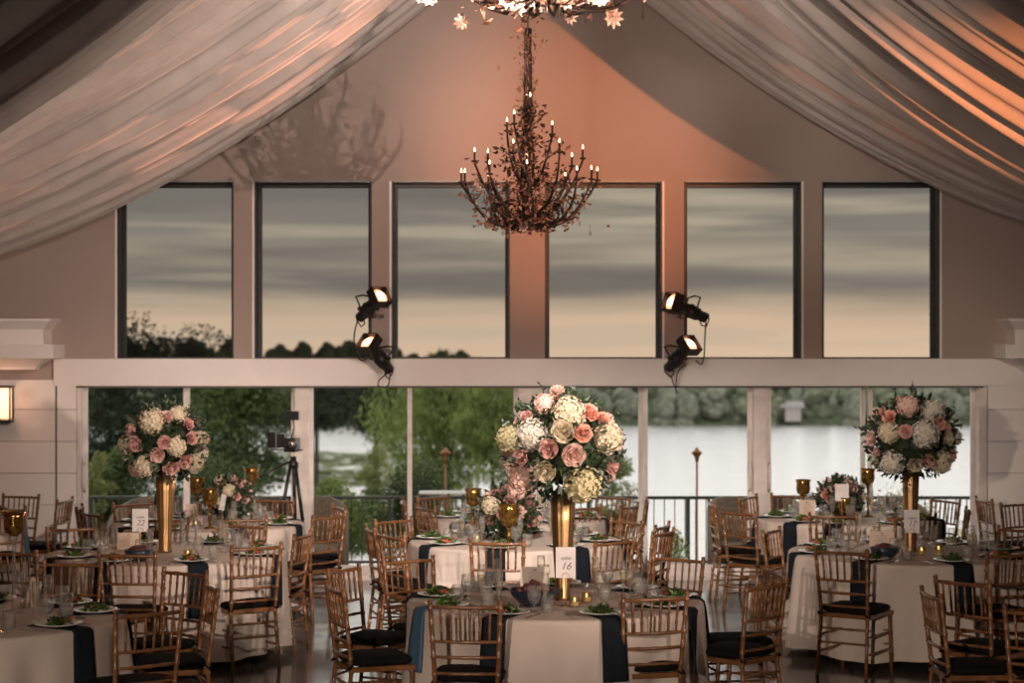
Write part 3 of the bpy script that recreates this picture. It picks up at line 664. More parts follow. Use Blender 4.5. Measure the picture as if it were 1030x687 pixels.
# ------------------------------------------------------------------ tables, cloths and settings
ZT = .775
def cloth_fn(R, seed):
    rng = random.Random(seed); ph = [rng.uniform(0, 6.28) for _ in range(4)]
    def r(a, z):
        t = max(0, min(1, (ZT - z) / (ZT - .07)))
        f = .5 * math.sin(9 * a + ph[0] + .8 * math.sin(2 * a + ph[3])) + .32 * math.sin(15 * a + ph[1]) + .18 * math.sin(23 * a + ph[2])
        return R + .012 + .018 * t + .095 * f * t ** .8
    return r
def table(k):
    x, y, R = TAB[k]; r = empty('round_table', (x, y, 0), 0, 'round banquet table under the ivory cloth, the %s' % TD[k], 'table', None)
    MB().lathe([(.001, .735), (R, .735), (R, .765), (.001, .765)], 40).build('table_top', M['white_wood'], r)
    for j in range(4):
        a = PI / 4 + j * PI / 2; MB().tube([(R * .6 * math.cos(a), R * .6 * math.sin(a), 0), (R * .6 * math.cos(a), R * .6 * math.sin(a), .735)], .018, 8).build('leg', M['black'], r)
    cf = cloth_fn(R, k); m = MB(); n = 144; rows = [(0.001, ZT), (R * .5, ZT), (R * .97, ZT), (R + .003, ZT - .003), (R + .010, ZT - .014)]; zz = [ZT - .03 - (ZT - .10) * i / 12 for i in range(13)]
    for rr, z in rows:
        for j in range(n): a = 2 * PI * j / n; m.v.append((rr * math.cos(a), rr * math.sin(a), z))
    for z in zz:
        for j in range(n): a = 2 * PI * j / n; q = cf(a, z); m.v.append((q * math.cos(a), q * math.sin(a), z + .02 * math.sin(4 * a + k) * (ZT - z)))
    for i in range(len(rows) + len(zz) - 1):
        for j in range(n): m.f.append((i * n + j, (i + 1) * n + j, (i + 1) * n + (j + 1) % n, i * n + (j + 1) % n))
    o = m.build('tablecloth', M['cloth'], None, True, (x, y, 0)); tag(o, 'long ivory cloth draped over the %s' % TD[k], 'tablecloth')
for k in TAB:
    if k != 9: table(k)

plate = Proto(MB().lathe([(.001, .004), (.07, .003), (.085, .006), (.125, .016), (.137, .019), (.137, .022), (.125, .020), (.085, .011), (.07, .008), (.001, .008)], 32).build('dinner_plate', M['china'], None, True))
def salad(seed, red):
    rng = random.Random(seed); r = empty('salad'); g = MB(); d = MB(); t = MB()
    for m, n in ((g, 46), (d, 34)):
        for k in range(n):
            a = rng.uniform(0, 6.28); q = rng.random() ** .6 * .075
            m.quad((q * math.cos(a), q * math.sin(a) * .8, .004 + rng.uniform(0, .036) * (1 - q * 8)), Vector((rng.gauss(0, 1), rng.gauss(0, 1), rng.gauss(0, .4))).normalized() * .03, Vector((rng.gauss(0, 1), rng.gauss(0, 1), rng.gauss(.25, .4))).normalized() * .045, .008)
    for k in range(red):
        a = rng.uniform(-1.2, 1.2); q = rng.uniform(.01, .07); t.sphere((q * math.cos(a), q * math.sin(a), .018 + .014 * rng.random()), rng.uniform(.010, .017), 8, 6, (1.3, 1, .7), .1, rng)
    g.build('lettuce', M['lettuce'], r); d.build('dark_leaves', M['dkgreen'], r); t.build('tomato', M['tomato'], r, True)
    return Proto(r)
salads = [salad(1, 9), salad(2, 14), salad(3, 4)]
def tumbler():
    r = empty('water_glass'); g = [(.001, .004), (.034, .003), (.034, .004), (.005, .012), (.0045, .03), (.006, .042), (.026, .058), (.039, .085), (.041, .12), (.037, .158), (.0358, .158)]
    MB().lathe(g, 16).build('glass_bowl', M['glass'], r, True); MB().lathe([(.001, .050), (.023, .062), (.035, .087), (.0375, .112), (.001, .112)], 14).build('water', M['water'], r, True); return Proto(r)
def stemless():
    r = empty('stemless_glass'); MB().lathe([(.001, .003), (.026, .002), (.034, .01), (.040, .04), (.039, .08), (.035, .105), (.0338, .105)], 16).build('glass_bowl', M['glass'], r, True)
    MB().lathe([(.001, .012), (.029, .014), (.036, .042), (.036, .062), (.001, .062)], 14).build('water', M['water'], r, True); return Proto(r)
def flute():
    r = empty('champagne_flute'); MB().lathe([(.001, .004), (.032, .003), (.032, .005), (.005, .010), (.004, .07), (.012, .085), (.022, .12), (.026, .17), (.024, .225), (.023, .225)], 14).build('glass_bowl', M['glass'], r, True)
    MB().lathe([(.001, .085), (.011, .09), (.0195, .12), (.0235, .16), (.001, .16)], 12).build('champagne', M['wine'], r, True); return Proto(r)
GL = [('water_glass', tumbler()), ('stemless_glass', stemless()), ('champagne_flute', flute())]
def fork():
    m = MB(); m.box((-.004, -.10, 0), (.004, .03, .003)); m.box((-.012, .03, 0), (.012, .05, .003))
    for s in (-.010, -.0035, .003, .0095): m.box((s - .0015, .05, 0), (s + .0015, .095, .003))
    o = m.build('fork', M['silver']); return Proto(o)
def knife():
    m = MB(); m.box((-.005, -.11, 0), (.005, -.01, .005)); m.add([(-.008, -.01, 0), (.008, -.01, 0), (.009, .09, 0), (-.004, .11, 0), (-.008, -.01, .002), (.008, -.01, .002), (.009, .09, .002), (-.004, .11, .002)], [(3, 2, 1, 0), (4, 5, 6, 7), (0, 1, 5, 4), (1, 2, 6, 5), (2, 3, 7, 6), (3, 0, 4, 7)])
    return Proto(m.build('table_knife', M['silver']))
FK, KN = fork(), knife()
def napkin(k, a, mt, length, width, label, skew=0):
    """folded napkin lying under the plate and hanging over the table edge"""
    x, y, R = TAB[k]; cf = cloth_fn(R, k); m = MB(); rows = []
    for s in (.34, .2, .1, .03): rows.append((R - s, ZT + .003))
    rows.append((R + .004, ZT + .002)); rows.append((R + .02, ZT - .012))
    for i in range(1, 9): rows.append((None, ZT - .02 - length * i / 8))
    nx = 6; V = []
    for rr, z in rows:
        for j in range(nx + 1):
            off = (j / nx - .5) * width * (1 if rr else 1 - .03 * (ZT - z)) + skew * (ZT - z if not rr else 0)
            q0 = rr if rr else None
            if q0 is None:
                aa = a + off / R; q = max(cf(aa + e, z) for e in (-.05, 0, .05)) + .012 + .004 * math.sin(j * 2 + a)
                V.append((q * math.cos(aa), q * math.sin(aa), z))
            else:
                V.append((q0 * math.cos(a) - off * math.sin(a), q0 * math.sin(a) + off * math.cos(a), z))
    nv = len(V); fs = [(i * (nx + 1) + j, (i + 1) * (nx + 1) + j, (i + 1) * (nx + 1) + j + 1, i * (nx + 1) + j + 1) for i in range(len(rows) - 1) for j in range(nx)]
    m.add(V, fs); o = m.build('napkin', mt, None, True, (x, y, 0)); tag(o, label, 'napkin')
    so = o.modifiers.new('thickness', 'SOLIDIFY'); so.thickness = .004; so.offset = 1
    return o
DIRS = ['right', 'back right', 'back', 'back left', 'left', 'front left', 'front', 'front right']
SET = {1: [-1.98, -1.22, -.50, .12, .75, 1.5, 2.2, -2.66, 2.95], 2: [-1.25, -.55, .25, .85, 1.6], 3: [-1.93, -1.15, -.3, .45, 1.2, 2.0, 2.8, 3.7], 4: [-1.9, -1.1, -.25, .5, 1.3, 2.1, 2.9, 3.8],
       5: [-1.75, -.95, -.2, .6, 1.4, 2.2, 3.0, 3.75], 6: [-1.9, -1.0, -.2, .7, 1.57, 2.4, 3.2, 4.0], 7: [-2.15, -1.35, -.6, .15, .9, 1.7, 2.5, 3.3], 8: [-1.9, -1.1, -.3, .6, 1.5, 2.3, 3.1, 3.9], 11: [-.9, -.1, .7]}
GN = {'water_glass': 'stemmed water glass', 'stemless_glass': 'stemless water glass', 'champagne_flute': 'champagne flute'}
rng = random.Random(11)
for k, angs in SET.items():
    x, y, R = TAB[k]; used = {}
    for i, a in enumerate(angs):
        dn = DIRS[int(round((a % (2 * PI)) / (PI / 4))) % 8]
        if dn in used: dn = dn + ' corner' if dn + ' corner' not in used else 'second ' + dn
        used[dn] = 1; place = 'at the %s place of the %s' % (dn, TD[k])
        pr = R - .17; ca, sa = math.cos(a), math.sin(a); zt = ZT + .001
        napkin(k, a, M['napkin_skylit'] if (k == 1 and i == 7) or (k == 4 and i == 1) or (k == 11 and i == 1) else M['napkin'], .30 + .13 * rng.random(), .15, ('skylit blue' if (k == 1 and i == 7) or (k == 4 and i == 1) or (k == 11 and i == 1) else 'dark navy') + ' napkin hanging ' + place)
        plate.get((x + pr * ca, y + pr * sa, zt + .004), a, 'white salad plate ' + place, 'dinner plates on the ' + TD[k], 'plate')
        si = (i + k) % 3; salads[si].get((x + pr * ca, y + pr * sa, zt + .014), rng.uniform(0, 6), ['mixed green salad with tomato', 'red tomato and leaf salad', 'dark leaf salad'][si] + ' ' + place, 'salads on the ' + TD[k], 'salad')
        for gi, (gn, gp) in enumerate(GL):
            da = (.17, .33, .25)[gi]; gr = R - (.36, .30, .44)[gi] + rng.uniform(-.02, .02); aa = a + da + rng.uniform(-.02, .02)
            gp.get((x + gr * math.cos(aa), y + gr * math.sin(aa), zt), rng.uniform(0, 6), 'clear ' + GN[gn] + ' ' + place, GN[gn] + 's on the ' + TD[k], 'glass')
        if k in (1, 2, 3, 7):
            fo = FK.get((x + pr * math.cos(a - .24), y + pr * math.sin(a - .24), zt + .001), a + PI / 2, 'steel fork ' + place, 'forks on the ' + TD[k], 'fork')
            kn = KN.get((x + pr * math.cos(a + .22), y + pr * math.sin(a + .22), zt + .001), a + PI / 2, 'steel table knife ' + place, 'knives on the ' + TD[k], 'knife')

# ------------------------------------------------------------------ flowers
def hydrangea(seed):
    rng = random.Random(seed); m = MB(); m.sphere((0, 0, 0), .84, 16, 10)
    n = 230
    for k in range(n):
        z = 1 - 2 * (k + .5) / n; q = math.sqrt(1 - z * z); a = k * 2.39996; d = Vector((q * math.cos(a), q * math.sin(a), z)) + Vector((rng.gauss(0, .05), rng.gauss(0, .05), rng.gauss(0, .05)))
        d = d.normalized() * (.93 + .10 * noise.noise(d * 2.3 + Vector((seed, 0, 0))) * 2 + rng.uniform(-.05, .05)); tilt = Vector((rng.gauss(0, .35), rng.gauss(0, .35), rng.gauss(0, .35)))
        nrm = (d.normalized() + tilt).normalized(); u = nrm.orthogonal().normalized(); u.rotate(Matrix.Rotation(rng.uniform(0, 6.28), 3, nrm)); v = nrm.cross(u).normalized()
        for j in range(4):
            b = j * PI / 2; p = u * math.cos(b) + v * math.sin(b); w = nrm.cross(p); s = rng.uniform(.12, .15)
            m.add([d, d + p * s * .55 + w * s * .55 + nrm * .045, d + p * s * 1.05 + nrm * .02, d + p * s * .55 - w * s * .55 + nrm * .045], [(0, 1, 2, 3)])
    return m
def rose(seed):
    rng = random.Random(seed); m = MB(); m.sphere((0, 0, .30), .20, 8, 6, (1, 1, 1.5))
    for ring, (n, r0, r1, z0, z1, op) in enumerate([(3, .05, .15, .15, .82, -.15), (4, .09, .26, .08, .82, -.05), (5, .12, .38, .0, .78, .02), (5, .16, .50, -.10, .72, .08), (6, .2, .64, -.2, .62, .14), (6, .22, .80, -.30, .50, .16), (6, .22, .94, -.42, .34, .16)]):
        for k in range(n):
            a0 = 2 * PI * (k + ring * .41) / n + rng.uniform(-.1, .1); hw = PI / n * 1.22; V = []; dz = rng.uniform(-.05, .05); dr = rng.uniform(.94, 1.05)
            for i in range(6):
                t = i / 5; z = z0 + (z1 + dz - z0) * t - .10 * op * max(0, t - .75) * 8; rr = (r0 + (r1 - r0) * math.sin(t * PI / 2)) * dr + (op * .5 * max(0, t - .7) / .3)
                for j in range(7):
                    s = -1 + j / 3; w = hw * (.55 + .45 * math.sin(min(1, t * 1.3) * PI / 2)); a = a0 + s * w * (1 if t < .8 else .8)
                    V.append((rr * (1 - .05 * s * s) * math.cos(a), rr * (1 - .05 * s * s) * math.sin(a), z - (.30 * s * s * t * t + .04 * math.sin(s * 4 + ring)) * (.6 + .1 * ring)))
            m.add(V, [(i * 7 + j, i * 7 + j + 1, (i + 1) * 7 + j + 1, (i + 1) * 7 + j) for i in range(5) for j in range(6)])
    return m
HM = {c: [hydrangea(s).mesh('hydrangea', M[c], False) for s in (1, 2)] for c in ('cream', 'whitep', 'yellowp', 'blush')}
RM = {c: [rose(s).mesh('rose', M[c], True) for s in (1, 2)] for c in ('cream', 'whitep', 'pink', 'blush', 'coral', 'mauve')}
NAMES = {'cream': 'cream', 'whitep': 'white', 'yellowp': 'pale yellow', 'blush': 'blush', 'pink': 'pink', 'coral': 'coral', 'mauve': 'mauve'}
def bouquet(loc, Rm, Rpx, heads, label, seed, extra, pal, nleaf=900, squash=.92, low=False, leafc='leaf'):
    rng = random.Random(seed); r = empty('bouquet', loc, 0, label, 'flowers')
    fc = MB(); fc.sphere((0, 0, 0), Rm * .70, 16, 10, (1, 1, squash), .05, rng)
    for k in range(nleaf):
        d = Vector((rng.gauss(0, 1), rng.gauss(0, 1), rng.gauss(0, 1))).normalized(); p = Vector((d.x, d.y, d.z * squash)) * Rm * rng.uniform(.70, .98)
        t = (d + Vector((rng.gauss(0, .6), rng.gauss(0, .6), rng.gauss(0, .6)))).normalized(); s = rng.uniform(.04, .075)
        fc.quad(p, t.orthogonal().normalized() * s * .55, t * s, s * .12)
    for k in range(16):   # sprigs sticking out
        d = Vector((rng.gauss(0, 1), rng.gauss(0, 1), rng.gauss(.1, .7))).normalized(); p0 = d * Rm * .85; p1 = d * Rm * rng.uniform(1.08, 1.24) + Vector((0, 0, rng.uniform(-.03, .03)))
        fc.tube([p0, p1], [.003, .0015], 4)
        for q in range(5):
            pp = p0.lerp(p1, .2 + .2 * q); t = (d + Vector((rng.gauss(0, .8), rng.gauss(0, .8), rng.gauss(0, .8)))).normalized(); fc.quad(pp, t.orthogonal().normalized() * .018, t * .036, .003)
    fc.build('foliage', M[leafc], r)
    def head(kind, c, pos, rad):
        nm = 'hydrangea' if kind == 'h' else 'rose'; me = (HM if kind == 'h' else RM)[c][rng.randrange(2)]
        o = bpy.data.objects.new(nm, me); COL.objects.link(o); o.parent = r; o.location = pos; o.scale = (rad,) * 3
        d = Vector(pos).normalized(); o.rotation_euler = (d.to_track_quat('Z', 'Y') @ Matrix.Rotation(rng.uniform(0, 6), 3, 'Z').to_quaternion()).to_euler()
        o['label'] = NAMES[c] + ' ' + nm + ' head'
    pos_all = []
    for dx, dy, rr, kind, c in heads:
        u, v = dx / Rpx, dy / Rpx; q = math.hypot(u, v); lim = .93
        rad = rr / Rpx * Rm * 1.0
        ctr = 1 - .55 * rad / Rm
        if q > ctr * .98: u, v = u / q * ctr * .98, v / q * ctr * .98; q = ctr * .98
        w_ = math.sqrt(max(0, ctr * ctr - q * q)); p = Vector((u * Rm, -w_ * Rm, -v * Rm)); pos_all.append((p, rad)); head(kind, c, p, rad)
    n = 0; tries = 0
    while n < extra and tries < 4000:
        tries += 1
        d = Vector((rng.gauss(0, 1), rng.gauss(0, 1), rng.gauss(0, 1))).normalized()
        if low and d.z < -.25: continue
        if d.z < -.75: continue
        if heads and d.y < -.05: continue
        kind, c, f = pal[rng.randrange(len(pal))]; rad = Rm * f * rng.uniform(.85, 1.1); p = Vector((d.x, d.y, d.z * squash)) * Rm * .84
        if any((p - q).length < (rad + s) * .82 for q, s in pos_all): continue
        pos_all.append((p, rad)); head(kind, c, p, rad); n += 1
    return r
H1 = [(465, 150, 70, 'h', 'cream'), (440, 222, 52, 'r', 'cream'), (310, 240, 68, 'h', 'whitep'), (380, 295, 44, 'r', 'pink'), (270, 330, 40, 'r', 'pink'), (480, 320, 52, 'r', 'blush'), (550, 150, 42, 'r', 'coral'), (605, 178, 36, 'r', 'coral'),
      (520, 232, 40, 'r', 'coral'), (628, 252, 68, 'h', 'cream'), (365, 385, 50, 'r', 'cream'), (520, 448, 80, 'h', 'yellowp'), (645, 372, 40, 'r', 'pink'), (212, 262, 62, 'h', 'yellowp'), (272, 420, 66, 'h', 'blush'), (362, 112, 44, 'h', 'blush'),
      (182, 312, 30, 'r', 'mauve'), (228, 382, 36, 'r', 'blush'), (290, 168, 32, 'r', 'pink'), (655, 425, 28, 'r', 'blush'), (420, 60, 34, 'r', 'blush')]
H1 = [(a - 443, b - 290, c, d, e) for a, b, c, d, e in H1]
H7 = [(590, 220, 60, 'h', 'whitep'), (470, 340, 50, 'h', 'whitep'), (510, 210, 30, 'r', 'pink'), (455, 155, 32, 'r', 'coral'), (450, 215, 46, 'h', 'cream'), (530, 110, 44, 'h', 'blush'), (635, 130, 50, 'h', 'whitep'), (650, 180, 32, 'r', 'coral'),
      (688, 242, 32, 'r', 'cream'), (738, 240, 36, 'h', 'whitep'), (730, 320, 40, 'r', 'pink'), (675, 342, 46, 'h', 'cream'), (603, 328, 34, 'r', 'pink'), (552, 345, 34, 'r', 'cream'), (395, 245, 32, 'r', 'blush'), (410, 295, 20, 'r', 'pink'), (395, 340, 24, 'r', 'whitep'), (686, 198, 22, 'r', 'pink')]
H7 = [(a - 564, b - 240, c, d, e) for a, b, c, d, e in H7]
H3 = [(455, 245, 76, 'h', 'cream'), (300, 375, 58, 'h', 'cream'), (335, 288, 44, 'r', 'pink'), (370, 370, 46, 'r', 'pink'), (408, 490, 62, 'h', 'cream'), (280, 468, 44, 'r', 'cream'), (330, 530, 46, 'h', 'blush'), (492, 425, 46, 'r', 'blush'), (560, 500, 48, 'r', 'pink'),
      (532, 358, 42, 'r', 'pink'), (592, 380, 58, 'h', 'cream'), (632, 465, 46, 'r', 'pink'), (692, 500, 56, 'h', 'cream'), (668, 338, 42, 'r', 'pink'), (648, 258, 36, 'r', 'pink'), (590, 205, 52, 'h', 'cream'), (718, 345, 46, 'h', 'cream'), (532, 222, 42, 'r', 'blush')]
H3 = [(a - 498, b - 365, c, d, e) for a, b, c, d, e in H3]
PAL = [('h', 'cream', .25), ('h', 'whitep', .24), ('r', 'pink', .16), ('r', 'blush', .17), ('r', 'cream', .17), ('r', 'coral', .14)]
def gold_vase(k, px, ytop, wtop, wbot, label):
    x, y, R = TAB[k]; X0 = X(px, y); h = Z(ytop, y) - ZT; s = y / 2000 / 2
    o = MB().lathe([(.001, .003), (wbot * s * 1.1, .002), (wbot * s * 1.1, .02), (wbot * s, .03), (wbot * s * 1.02 + (wtop - wbot) * s * .3, h * .35), (wtop * s * .93, h * .75), (wtop * s, h), (wtop * s * .94, h), (wtop * s * .86, h * .75), (.001, .1)], 48, flute=.035, nf=12).build('tall_vase', M['gold'], None, True, (X0, y, ZT + .001))
    tag(o, label, 'vase'); return X0, y
x1, y1 = gold_vase(1, 566, 497, 24, 14, 'tall flared gold vase standing on the front middle table with the number 16 card')
x3, y3 = gold_vase(3, 166, 472, 19, 12, 'tall flared gold vase standing on the left table with the number 22 card')
x7, y7 = gold_vase(7, 916, 470, 17, 11, 'tall flared gold vase standing on the right table with the number 17 card')
bouquet((x1, y1, Z(447, y1)), 61 * y1 / 2000, 258, H1, 'largest round bouquet of cream hydrangeas and pink roses, in the middle gold vase', 21, 14, PAL)
bouquet((x3, y3, Z(444, y3)), 43 * y3 / 2000, 243, H3, 'round bouquet of cream and pink flowers in the left gold vase', 22, 14, PAL)
bouquet((x7, y7, Z(439, y7)), 47 * y7 / 2000, 195, H7, 'round bouquet of white hydrangeas and pink roses in the right gold vase', 23, 14, PAL)
def low_vase(k, px, label, rad=.07, h=.13, m='amber'):
    x, y, R = TAB[k]; o = MB().lathe([(.001, .003), (rad * .6, .002), (rad, .04), (rad * 1.05, h * .7), (rad * .8, h), (rad * .74, h), (rad * .95, h * .7), (.001, .02)], 20).build('flower_bowl', M[m], None, True, (X(px, y), y, ZT + .001)); tag(o, label, 'vase')
low_vase(5, 512, 'gold bowl holding the low dusky bouquet on the table behind the number 16 table'); low_vase(4, 232, 'gold bowl holding the low white and pink bouquet near the tripod camera'); low_vase(8, 845, 'gold bowl holding the low pink bouquet on the back right table')
PD = [('r', 'mauve', .24), ('h', 'blush', .30), ('r', 'blush', .26), ('r', 'mauve', .2), ('h', 'cream', .28)]
bouquet((X(511, 16.2), 16.2, Z(515, 16.2)), .255, 1, [], 'low dusky pink and cream bouquet on the table behind the number 16 table', 31, 22, PD, 700, .9, True)
PW = [('h', 'whitep', .32), ('r', 'pink', .22), ('r', 'blush', .22), ('h', 'cream', .28)]
bouquet((X(232, 17.7), 17.7, Z(499, 17.7)), .20, 1, [], 'low bouquet of white and pink flowers on the back left table', 32, 20, PW, 500, .95, True)
PP = [('r', 'pink', .22), ('r', 'blush', .25), ('r', 'mauve', .22), ('r', 'coral', .22), ('h', 'blush', .22)]
bouquet((X(845, 18.3), 18.3, Z(500, 18.3)), .215, 1, [], 'low pink rose bouquet with loose sprigs on the back right table', 33, 22, PP, 700, .9, True)
bouquet((-3.28, 11.75, ZT + .22), .17, 1, [], 'low cream and green bouquet at the left frame edge', 34, 16, [('r', 'cream', .3), ('h', 'yellowp', .33)], 600, .9, True)
o = MB().lathe([(.001, .003), (.05, .002), (.075, .05), (.07, .11), (.062, .11), (.001, .02)], 20).build('flower_bowl', M['amber'], None, True, (-3.28, 11.75, ZT + .001)); tag(o, 'gold bowl holding the low cream bouquet at the left frame edge', 'vase')

# ------------------------------------------------------------------ gold goblets, candles, cards
def goblet(px, ytop, D, sc, label, h=None, stem_glass=False):
    z1 = Z(ytop, D) - ZT; r = empty('gold_goblet', (X(px, D), D, ZT + .001), 0, label, 'candle holder', None)
    b = .15 * sc; rr = .062 * sc; z0 = z1 - b
    MB().lathe([(.001, z0), (rr * .35, z0), (rr * .85, z0 + b * .18), (rr, z0 + b * .45), (rr * .93, z0 + b * .75), (rr * 1.12, z1), (rr * 1.04, z1), (rr * .86, z0 + b * .75), (rr * .9, z0 + b * .45), (.001, z0 + b * .15)], 24, flute=.05, nf=10).build('goblet_bowl', M['amber'], r, True)
    if z0 > .03:
        MB().lathe([(.001, .0), (rr * .9, 0), (rr * .9, .008), (rr * .25, .02), (rr * .16, z0 * .35), (rr * .3, z0 * .5), (rr * .16, z0 * .65), (rr * .2, z0 * .9), (rr * .4, z0)], 16).build('goblet_stem', M['glass'] if stem_glass else M['amber'], r, True)
goblet(14, 514, 11.9, .98, 'large gold glass goblet on a clear stem at the left frame edge', stem_glass=True)
goblet(198, 480, 17.5, 1.0, 'gold goblet left of the low white bouquet'); goblet(211, 491, 17.25, 1.05, 'stout amber goblet just left of the low white bouquet'); goblet(253, 470, 17.9, 1.0, 'tall gold goblet right of the low white bouquet')
goblet(476, 491, 16.3, 1.0, 'gold goblet left of the low dusky bouquet'); goblet(512, 507, 15.85, 1.2, 'brown glass goblet in front of the low dusky bouquet')
goblet(808, 482, 18.2, 1.0, 'gold goblet at the left of the low pink bouquet'); goblet(873, 471, 18.4, 1.0, 'tall gold goblet at the right of the low pink bouquet'); goblet(850, 500, 17.95, 1.0, 'yellow gold goblet in front of the low pink bouquet')
VT = []
def votive(px, D, label, z=ZT):
    if not VT:
        r = empty('votive_candle'); MB().lathe([(.001, .002), (.028, .002), (.034, .01), (.036, .07), (.034, .07), (.031, .012), (.001, .010)], 16).build('votive_cup', M['wine'], r, True)
        MB().lathe([(.001, .012), (.028, .012), (.028, .035), (.001, .036)], 12).build('wax', M['wax'], r); MB().lathe([(.001, .036), (.006, .043), (.005, .052), (.001, .062)], 8).build('flame', M['flame'], r); VT.append(Proto(r))
    VT[0].get((X(px, D), D, ZT + .001), 0, label, 'votive candles', 'candle')
for px, D, l in [(578, 12.15, 'lit votive candle in front of the number 16 card'), (590, 12.35, 'second lit votive candle, right of the gold vase on the number 16 table'), (148, 15.1, 'lit votive candle left of the gold vase on the number 22 table'), (189, 14.85, 'lit votive candle right of the gold vase on the number 22 table'),
                 (927, 15.1, 'lit votive candle just right of the gold vase on the number 17 table'), (944, 15.2, 'second lit votive candle right of the gold vase on the number 17 table'), (480, 16.0, 'lit votive candle under the gold goblet left of the dusky bouquet'),
                 (197, 17.3, 'lit votive candle by the gold goblet near the tripod camera'), (240, 17.3, 'lit votive candle below the low white bouquet'), (836, 17.9, 'lit votive candle below the low pink bouquet')]: votive(px, D, l)
def card(px, pyc, w, h, D, txt, label, stand=True, m='card', yaw=0, tilt=0, top='table'):
    zc = Z(pyc, D); W_, H_ = w * D / 2000, h * D / 2000
    r = empty('table_number_card', (X(px, D), D, ZT + .001), yaw, label, 'card'); zc -= ZT
    b = MB().box((-W_ / 2, -.0015, -H_ / 2), (W_ / 2, .0015, H_ / 2)).build('card', M[m], r, False, (0, 0, zc), (0, tilt, 0))
    if stand:
        MB().tube([(0, .006, .004), (0, .006, zc - H_ / 2 + .02)], .004, 8).build('card_stand', M['gold'], r)
        MB().lathe([(.001, .0), (.032, 0), (.03, .006), (.001, .009)], 18, (0, .006, 0)).build('stand_foot', M['gold'], r)
        MB().tube([(.022 * math.cos(t_ * PI / 8), -.003, .022 * math.sin(t_ * PI / 8) + zc - H_ / 2 + .008) for t_ in range(9)], .002, 6).build('clip', M['gold'], r)
    if txt:
        for s, tt, sz, dz, sh in ((1, txt, H_ * .34, -.12, .35), (2, top, H_ * .17, .14, .5)):
            if not tt: continue
            c = bpy.data.curves.new('lettering', 'FONT'); c.body = tt; c.size = sz; c.shear = sh; c.align_x = 'CENTER'; c.align_y = 'CENTER'; c.extrude = .0004; c.materials.append(M['ink'])
            oc = bpy.data.objects.new('lettering_curve', c); me_ = bpy.data.meshes.new_from_object(oc); bpy.data.objects.remove(oc); o = bpy.data.objects.new('lettering', me_); COL.objects.link(o); o.parent = b; o.location = (0, -.0024, dz * H_); o.rotation_euler = (PI / 2, 0, 0)
    return r
card(569, 565.5, 20, 31, 12.2, '16', 'white table number 16 card on a gold stand in front of the middle gold vase')
card(141, 523, 16, 23, 15.0, '22', 'white table number 22 card on a gold stand left of the left gold vase')
card(917, 524, 15.5, 23, 15.05, '17', 'white table number 17 card on a gold stand in front of the right gold vase')
card(224, 505, 7, 16, 17.25, None, 'tilted white table card in front of the low white bouquet', yaw=.9, tilt=.25)
card(847, 495, 14, 17, 17.9, None, 'white table card in front of the low pink bouquet')
def menu(px, pyb, w, h, D, label, m='menu', yaw=0, lines=True, lean=.14):
    W_, H_ = w * D / 2000, h * D / 2000; r = empty('menu_card', (X(px, D), D, ZT + .002), yaw, label, 'card')
    b = MB().box((-W_ / 2, -.0015, 0), (W_ / 2, .0015, H_)).build('card', M[m], r, False, (0, 0, 0), (-lean * 0, 0, 0))
    st = MB().add([(-.03, .0016, 0), (.03, .0016, 0), (.03, .06, 0), (-.03, .06, 0), (-.03, .0016, H_ * .7), (.03, .0016, H_ * .7)], [(0, 1, 2, 3), (4, 5, 2, 3), (0, 3, 4), (1, 5, 2)]); st.build('easel_back', M[m], r)
    if lines:
        l = MB(); rg = random.Random(int(px))
        l.box((-W_ * .07, -.0026, H_ * .86), (W_ * .07, -.0016, H_ * .90))
        for q in range(9):
            ww = W_ * rg.uniform(.18, .36); z = H_ * (.78 - .075 * q); l.box((-ww, -.0026, z), (ww, -.0016, z + H_ * .014))
        l.build('printed_lines', M['ink'], b)
menu(538, 587, 29, 28, 12.75, 'ivory menu card propped upright left of the number 16 card', 'menu_w'); menu(129, 545, 22, 17, 15.5, 'kraft menu card behind the number 22 card'); menu(887, 550, 25, 20, 15.4, 'kraft menu card left of the number 17 card'); menu(33, 585, 7, 30, 12.15, 'narrow kraft menu card seen edge on beside the gold goblet at the left', yaw=1.1)
menu(195, 520, 17, 22, 17.5, 'kraft menu card standing left of the low white bouquet'); menu(812, 515, 16, 22, 17.9, 'kraft menu card standing left of the low pink bouquet')
# navy bowl of figs on the front table
r = empty('fig_bowl', (X(537, 12.2), 12.2, ZT + .001), 0, 'navy cloth lined bowl of dark figs in front of the ivory menu card', 'bowl')
MB().lathe([(.001, .003), (.06, .002), (.09, .02), (.14, .07), (.155, .105), (.148, .105), (.13, .07), (.085, .028), (.001, .014)], 28, flute=.05, nf=7).build('bowl', M['navy'], r, True)
rg = random.Random(4); FG = MB().sphere((0, 0, 0), .024, 10, 7, (1, 1, 1.15)).mesh('fig', M['fig'], True)
for q in range(22):
    a = rg.uniform(0, 6.28); d = rg.uniform(0, .10); o = bpy.data.objects.new('fig', FG); COL.objects.link(o); o.location = (X(537, 12.2) + d * math.cos(a), 12.2 + d * math.sin(a), ZT + .095 + .035 * (1 - d / .1) + .012 * rg.random())
    tag(o, 'small dark red fig heaped in the navy bowl on the number 16 table', 'fruit', 'figs in the navy bowl')
for k, px, D in ((3, 140, 14.7), (7, 890, 14.85)):
    r = empty('napkin_bowl', (X(px, D), D, ZT + .001), 0, 'dark round bowl in front of the menu card on the %s' % TD[k], 'bowl')
    MB().lathe([(.001, .003), (.05, .002), (.10, .05), (.11, .09), (.103, .09), (.001, .02)], 24, flute=.04, nf=6).build('bowl', M['navy'], r, True); MB().sphere((0, 0, .08), .085, 14, 8, (1, 1, .45), .08, rg).build('bread', M['fig'], r, True)

